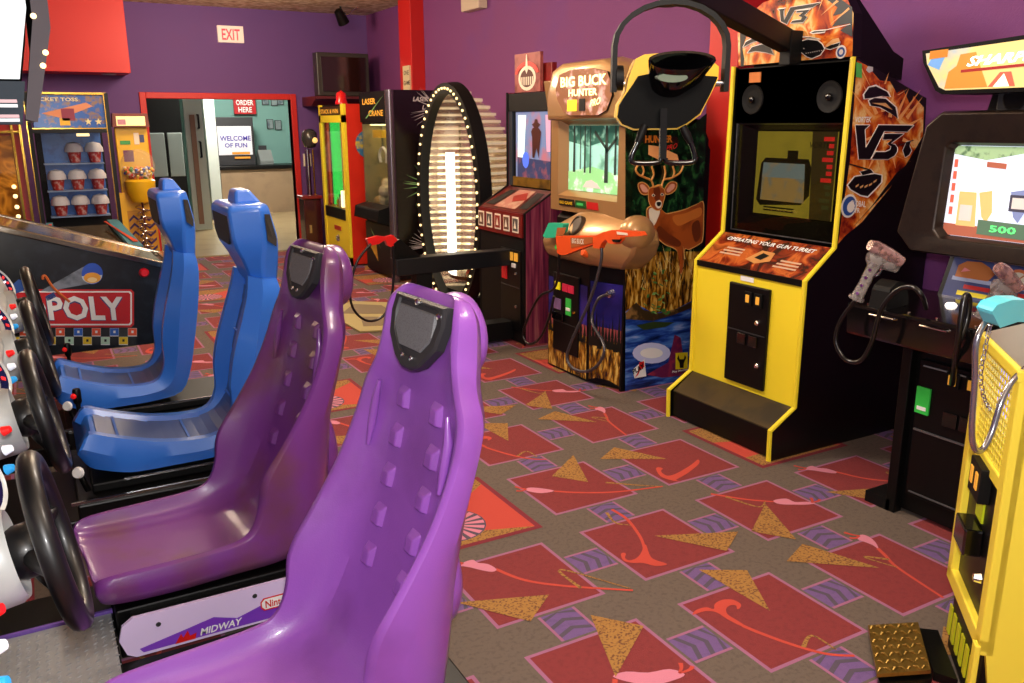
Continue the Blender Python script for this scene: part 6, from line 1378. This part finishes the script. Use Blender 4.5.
# ================================================================== basket toss redemption machine
t = thing('redemption_machine', 'gold edged ticket game with shelves of baskets behind glass', 'arcade machine', (.35, 8.7, 0))
RY = 8.4
def rq(x, y, Y=RY): return W(x, y, 'Y', Y)
a, b = rq(32, 96), rq(106, 130)
XL_, XR_ = .08, .66
bk = mat('toss backboard', '#3a5a9a', .4, noise=(9, .7, '#2a3f7a'))
MB().box(XL_-.03, XR_+.0, RY+.05, RY+.8, 0, .55, mat('toss base red', '#5a1018', .4)).box(XL_, XR_-.03, RY+.5, RY+.8, .55, 1.86, BLKM).box(XL_, XR_-.03, RY+.02, RY+.8, 1.56, 1.86, BLKM).build('cabinet_body', t)
e = MB()
for x in (XL_-.03, XR_): e.bar((x, RY, .55), (x+.0, RY, 1.87), .05, .03, BLACK, up=(1, 0, 0)); e.bar((x-.018, RY-.012, .55), (x-.018, RY-.012, 1.87), .012, .01, BRASS, up=(1, 0, 0))
e.bar((XL_-.03, RY, 1.865), (XR_, RY, 1.865), .03, .018, BRASS); e.bar((XL_-.03, RY, 1.555), (XR_, RY, 1.555), .03, .035, BLACK); e.bar((XL_-.03, RY-.01, 1.575), (XR_, RY-.01, 1.575), .02, .008, BRASS); e.build('gold_edging', t)
mqm = MB().box(XL_, XR_-.02, RY+.01, RY+.02, 1.58, 1.85, mat('toss marquee', '#2456a8', .2, emit=.1, noise=(22, 1, '#8a6a4a')))
def M_p(pts, m, o=.002): mqm.poly([(x, RY+.01-o, z) for x, z in pts], m)
M_p([(.15, 1.70), (.5, 1.79), (.55, 1.76), (.3, 1.66)], mat('arm print', '#d88a5a', .4)); M_p([(.3, 1.64), (.40, 1.64), (.40, 1.74), (.3, 1.74)], mat('print crimson', '#8a1a3a', .4), .004); M_p([(.28, 1.60), (.36, 1.60), (.36, 1.66), (.28, 1.66)], YELD, .004)
for cx in (.58, .50): M_p([(cx+.03*math.cos(math.pi/2+k*math.pi/5)*(1 if k % 2 == 0 else .45), 1.63+.03*math.sin(math.pi/2+k*math.pi/5)*(1 if k % 2 == 0 else .45)) for k in range(10)], mat('star cream', '#e8dca0', .4), .005)
mqm.text('TICKET TOSS', (.1, RY+.0, 1.80), (1, 0, 0), (0, 0, 1), .03, mat('star cream', '#e8dca0'), bold=.02, width=.34); mqm.build('marquee_sign', t)
bb_ = MB().box(XL_+.05, XR_-.05, RY+.47, RY+.5, .78, 1.55, mat('toss print blue', '#2f66b4', .3, emit=.05, noise=(12, .7, '#203f80'))).build('back_print', t)
SHf = mat('shelf print', '#7f9ac4', .35); BKR = mat('basket red', '#a82822', .5, noise=(28, .8, '#c8b8b8')); BKW = mat('basket rim', '#cfd2dc', .5)
for r_, z in enumerate((.80, 1.03, 1.27)):
    MB().box(XL_+.04, XR_-.05, RY+.33, RY+.47, z-.012, z, SHf).build('shelf', t)
for r_, z in enumerate((.80, 1.03, 1.27)):
    for c_ in range(3):
        if r_ == 2 and c_ == 0: continue
        x = XL_+.13+c_*.165
        k = thing('prize_basket', '%s basket with pale rim on the %s shelf of the ticket game' % (('left', 'middle', 'right')[c_], ('lowest', 'middle', 'top')[r_]), 'basket', (x, RY+.40, z+.002), 0, 'baskets behind the ticket game glass')
        MB().lathe([(.0, 0), (.042, 0), (.060, .10), (.055, .10)], (x, RY+.40, z+.002), (0, 0, 1), BKR, 14).build('basket_body', k, smooth=40)
        MB().lathe([(.078, .095), (.076, .13), (.055, .17), (.0, .185)], (x, RY+.40, z+.002), (0, 0, 1), BKW, 14).build('cover', k, smooth=40)
MB().box(XL_, XR_-.03, RY+.01, RY+.014, .62, 1.55, GLASS).build('window', t)
MB().cyl((.40, RY+.1, 1.52), (.5, RY+.1, 1.52), .012, BULB).build('lamp', t)
pf_ = MB(); pf_.slab([(XL_-.05, RY-.45, .55), (XR_+.12, RY-.45, .55), (XR_, RY, .74), (XL_, RY, .74)], (0, 0, -.05), mat('ramp dark', '#2f2a1c', .2, coat=.6))
pf_.build('playfield', t)
for x0_, x1_, nm in ((XL_-.05, XL_+.06, 'l'), (XR_+.12, XR_-.09, 'r')):
    MB().slab([(x0_, RY-.46, .56), (x0_+(.1 if nm == 'l' else -.1), RY-.46, .56), (x1_-.02, RY, .752), (x1_-(.07 if nm == 'l' else -.07), RY, .752)], (0, 0, .03), mat('teal rail', '#3f7a8a', .35)).build('side_bumper', t)
    MB().slab([(x0_+(.03 if nm == 'l' else -.03), RY-.4, .62), (x0_+(.07 if nm == 'l' else -.07), RY-.4, .62), (x1_-.03, RY-.05, .77), (x1_-.05, RY-.05, .77)], (0, 0, .006), mat('coral strip', '#c8482c', .35)).build('strip', t)
MB().box(XL_, XR_, RY-.42, RY+.06, .0, .5, mat('toss base red', '#5a1018')).build('front_base', t)
# ================================================================== red and gold machine at the far left
t = thing('gold_front_machine', 'red framed arcade machine with swirling gold front at the left edge', 'arcade machine', (-.4, 8.7, 0))
MB().box(-.78, -.02, RY+.02, RY+.7, 0, 1.62, mat('left machine red', '#8c1412', .35)).build('cabinet_body', t)
SW = ramp_mat('swirling gold', [(.25, '#2a1606'), (.42, '#7a4c12'), (.55, '#c88a2a'), (.66, '#5a300c'), (.8, '#f4cc70')], nscale=2.2, detail=3, dist=2.5, rough=.12, wave=False, coat=.6)
MB().box(-.76, -.10, RY+.0, RY+.02, .72, 1.52, SW).build('gold_front', t)
e = MB(); 
for x in (-.085, -.025): e.bar((x, RY-.0, .6), (x, RY-.0, 1.62), .02, .02, BRASS, up=(1, 0, 0))
e.bar((-.78, RY, 1.55), (-.02, RY, 1.55), .03, .02, BRASS); e.build('gold_edging', t)
bl_ = MB()
for z in (.85, .93, 1.02, 1.1): bl_.ball((-.13, RY-.01, z), .018, BULB, 8, 5)
bl_.build('bulbs', t)
MB().prism([(RY-.4, .0), (RY-.4, .62), (RY+.02, .74), (RY+.02, 0)], 'X', -.78, -.04, mat('left base crimson', '#7c1018', .3)).build('front_base', t)
# ================================================================== spiral gumball machine
t = thing('gumball_machine', 'yellow gumball machine with clear globe and spiral track by the doorway', 'gumball machine', (1.0, 10.1, 0))
GY = 10.0
MB().box(.84, 1.16, GY+.1, GY+.18, .12, 1.58, YELD).build('back_panel', t, bevel=.01)
hdq = MB().prism([(.82, 1.58), (1.18, 1.58), (1.17, 1.72), (.83, 1.72)], 'Y', GY+.02, GY+.2, mat('gumball header', '#7a3a30', .5)).box(.86, 1.14, GY+.012, GY+.02, 1.595, 1.69, mat('header lit', '#f8d890', .4, emit=.9)).box(.87, .95, GY+.008, GY+.012, 1.605, 1.66, mat('header tag', '#c88a9a', .5)); hdq.build('header', t)
dc = MB(); 
def dcl(x0, x1, z0, z1, m, o=.0): dc.box(x0, x1, GY+.095-o, GY+.1, z0, z1, m)
dcl(.88, .98, 1.40, 1.44, mat('decal green', '#3a9a4a', .4)); dcl(1.02, 1.07, 1.40, 1.52, CREAM); dcl(1.075, 1.12, 1.42, 1.50, mat('decal navy', '#3c4470', .4)); dcl(.9, 1.0, 1.22, 1.34, mat('decal violet', '#6a3060', .4))
dc.build('decals', t)
gc = Vector((1.02, GY, 1.18)); MB().ball(gc, .175, mat('globe clear', '#fff4e0', .02, alpha=.16, spec=.7), 28, 18).build('globe', t, smooth=90)
gb = MB(); random.seed(4); GCOL = [mat('gb'+c, c, .3, coat=.5) for c in ('#d81c1c', '#f0c81c', '#2a5ad0', '#2a9a3a', '#f4f0f0', '#e87a1c')]
n_ = 0
while n_ < 170:
    p = Vector([random.uniform(-.16, .16) for _ in range(3)])
    if p.length > .155 or p.z > -.02: continue
    gb.ball(gc+p, .017, GCOL[n_ % 6], 7, 5); n_ += 1
gb.build('gumballs', t, kind='stuff')
MB().lathe([(.10, 0), (.15, .13), (.155, .22), (.13, .24)], (1.02, GY, .80), (0, 0, 1), YELD, 28).build('hopper', t, smooth=50)
MB().cyl((1.02, GY, .0), (1.02, GY, .82), .014, CHROME).build('pole', t)
sp = MB(); sp.tube([Vector((1.02+.07*math.cos(k*.5), GY+.07*math.sin(k*.5), .78-k*.0062)) for k in range(110)], .008, CHROME, 6); sp.build('spiral_track', t, smooth=60)
zz_ = MB().box(.80, 1.18, GY+.02, GY+.2, .0, .14, mat('gumball base purple', '#3a1c5a', .4)); zz_.box(.86, 1.16, GY+.095, GY+.1, .14, .70, mat('zigzag gold', '#c8901c', .4))
for k in range(6): zz_.prism([(.88, .18+k*.085), (.93, .23+k*.085), (.98, .18+k*.085), (1.03, .23+k*.085), (1.08, .18+k*.085), (1.14, .23+k*.085), (1.14, .20+k*.085), (1.08, .15+k*.085), (1.03, .2+k*.085), (.98, .15+k*.085), (.93, .2+k*.085), (.88, .15+k*.085)], 'Y', GY+.09, GY+.095, mat('gumball base purple', '#3a1c5a'))
zz_.build('base', t)
MB().box(.80, .86, GY-.02, GY+.1, .1, .9, YELD).box(.795, .80, GY, GY+.08, .55, .7, mat('decal green', '#3a9a4a')).build('side_column', t, bevel=.01)

# ================================================================== lighting
def area(name, loc, size, energy, col):
    l = bpy.data.lights.new(name, 'POINT'); l.energy = energy*1.1; l.color = col; l.shadow_soft_size = .22
    o = bpy.data.objects.new(name, l); COL.objects.link(o); o.location = (loc[0], loc[1], 2.62); return o
WARM = (1.0, .80, .58); NEUT = (1.0, .90, .80)
area('unseen_ceiling_light', (1.6, 1.2, 2.9), 1.2, 75, NEUT)  # unseen soft fill near the camera, added to act as a ceiling lamp
area('unseen_ceiling_light', (1.6, 3.8, 2.9), 1.2, 95, NEUT)
area('unseen_ceiling_light', (1.6, 6.4, 2.9), 1.0, 110, WARM)
area('unseen_ceiling_light', (1.8, 9.0, 2.9), 1.0, 85, WARM)
area('unseen_ceiling_light', (-.6, 7.6, 2.9), .8, 24, WARM)
area('kitchen_lamp', (3.0, 14.5, 2.9), 1.5, 230, (1, .95, .85))
fl_ = bpy.data.lights.new('camera_flash', 'POINT'); fl_.energy = 178; fl_.shadow_soft_size = .05; fl_.color = (1, .97, .95)
fo = bpy.data.objects.new('camera_flash', fl_); COL.objects.link(fo); fo.location = EYE+UP*.12+RT*.02-FW*.02
wd = bpy.data.worlds.new('w'); SC.world = wd; wd.use_nodes = True
wd.node_tree.nodes['Background'].inputs[0].default_value = (.9, .75, .7, 1); wd.node_tree.nodes['Background'].inputs[1].default_value = .35
SC.view_settings.view_transform = 'Standard'; SC.view_settings.look = 'None'; SC.view_settings.gamma = 1; SC.view_settings.exposure = 0.0
SC.view_settings.use_curve_mapping = False
SC.cycles.max_bounces = 6; SC.cycles.transparent_max_bounces = 24
try: SC.cycles.use_denoising = True
except Exception: pass
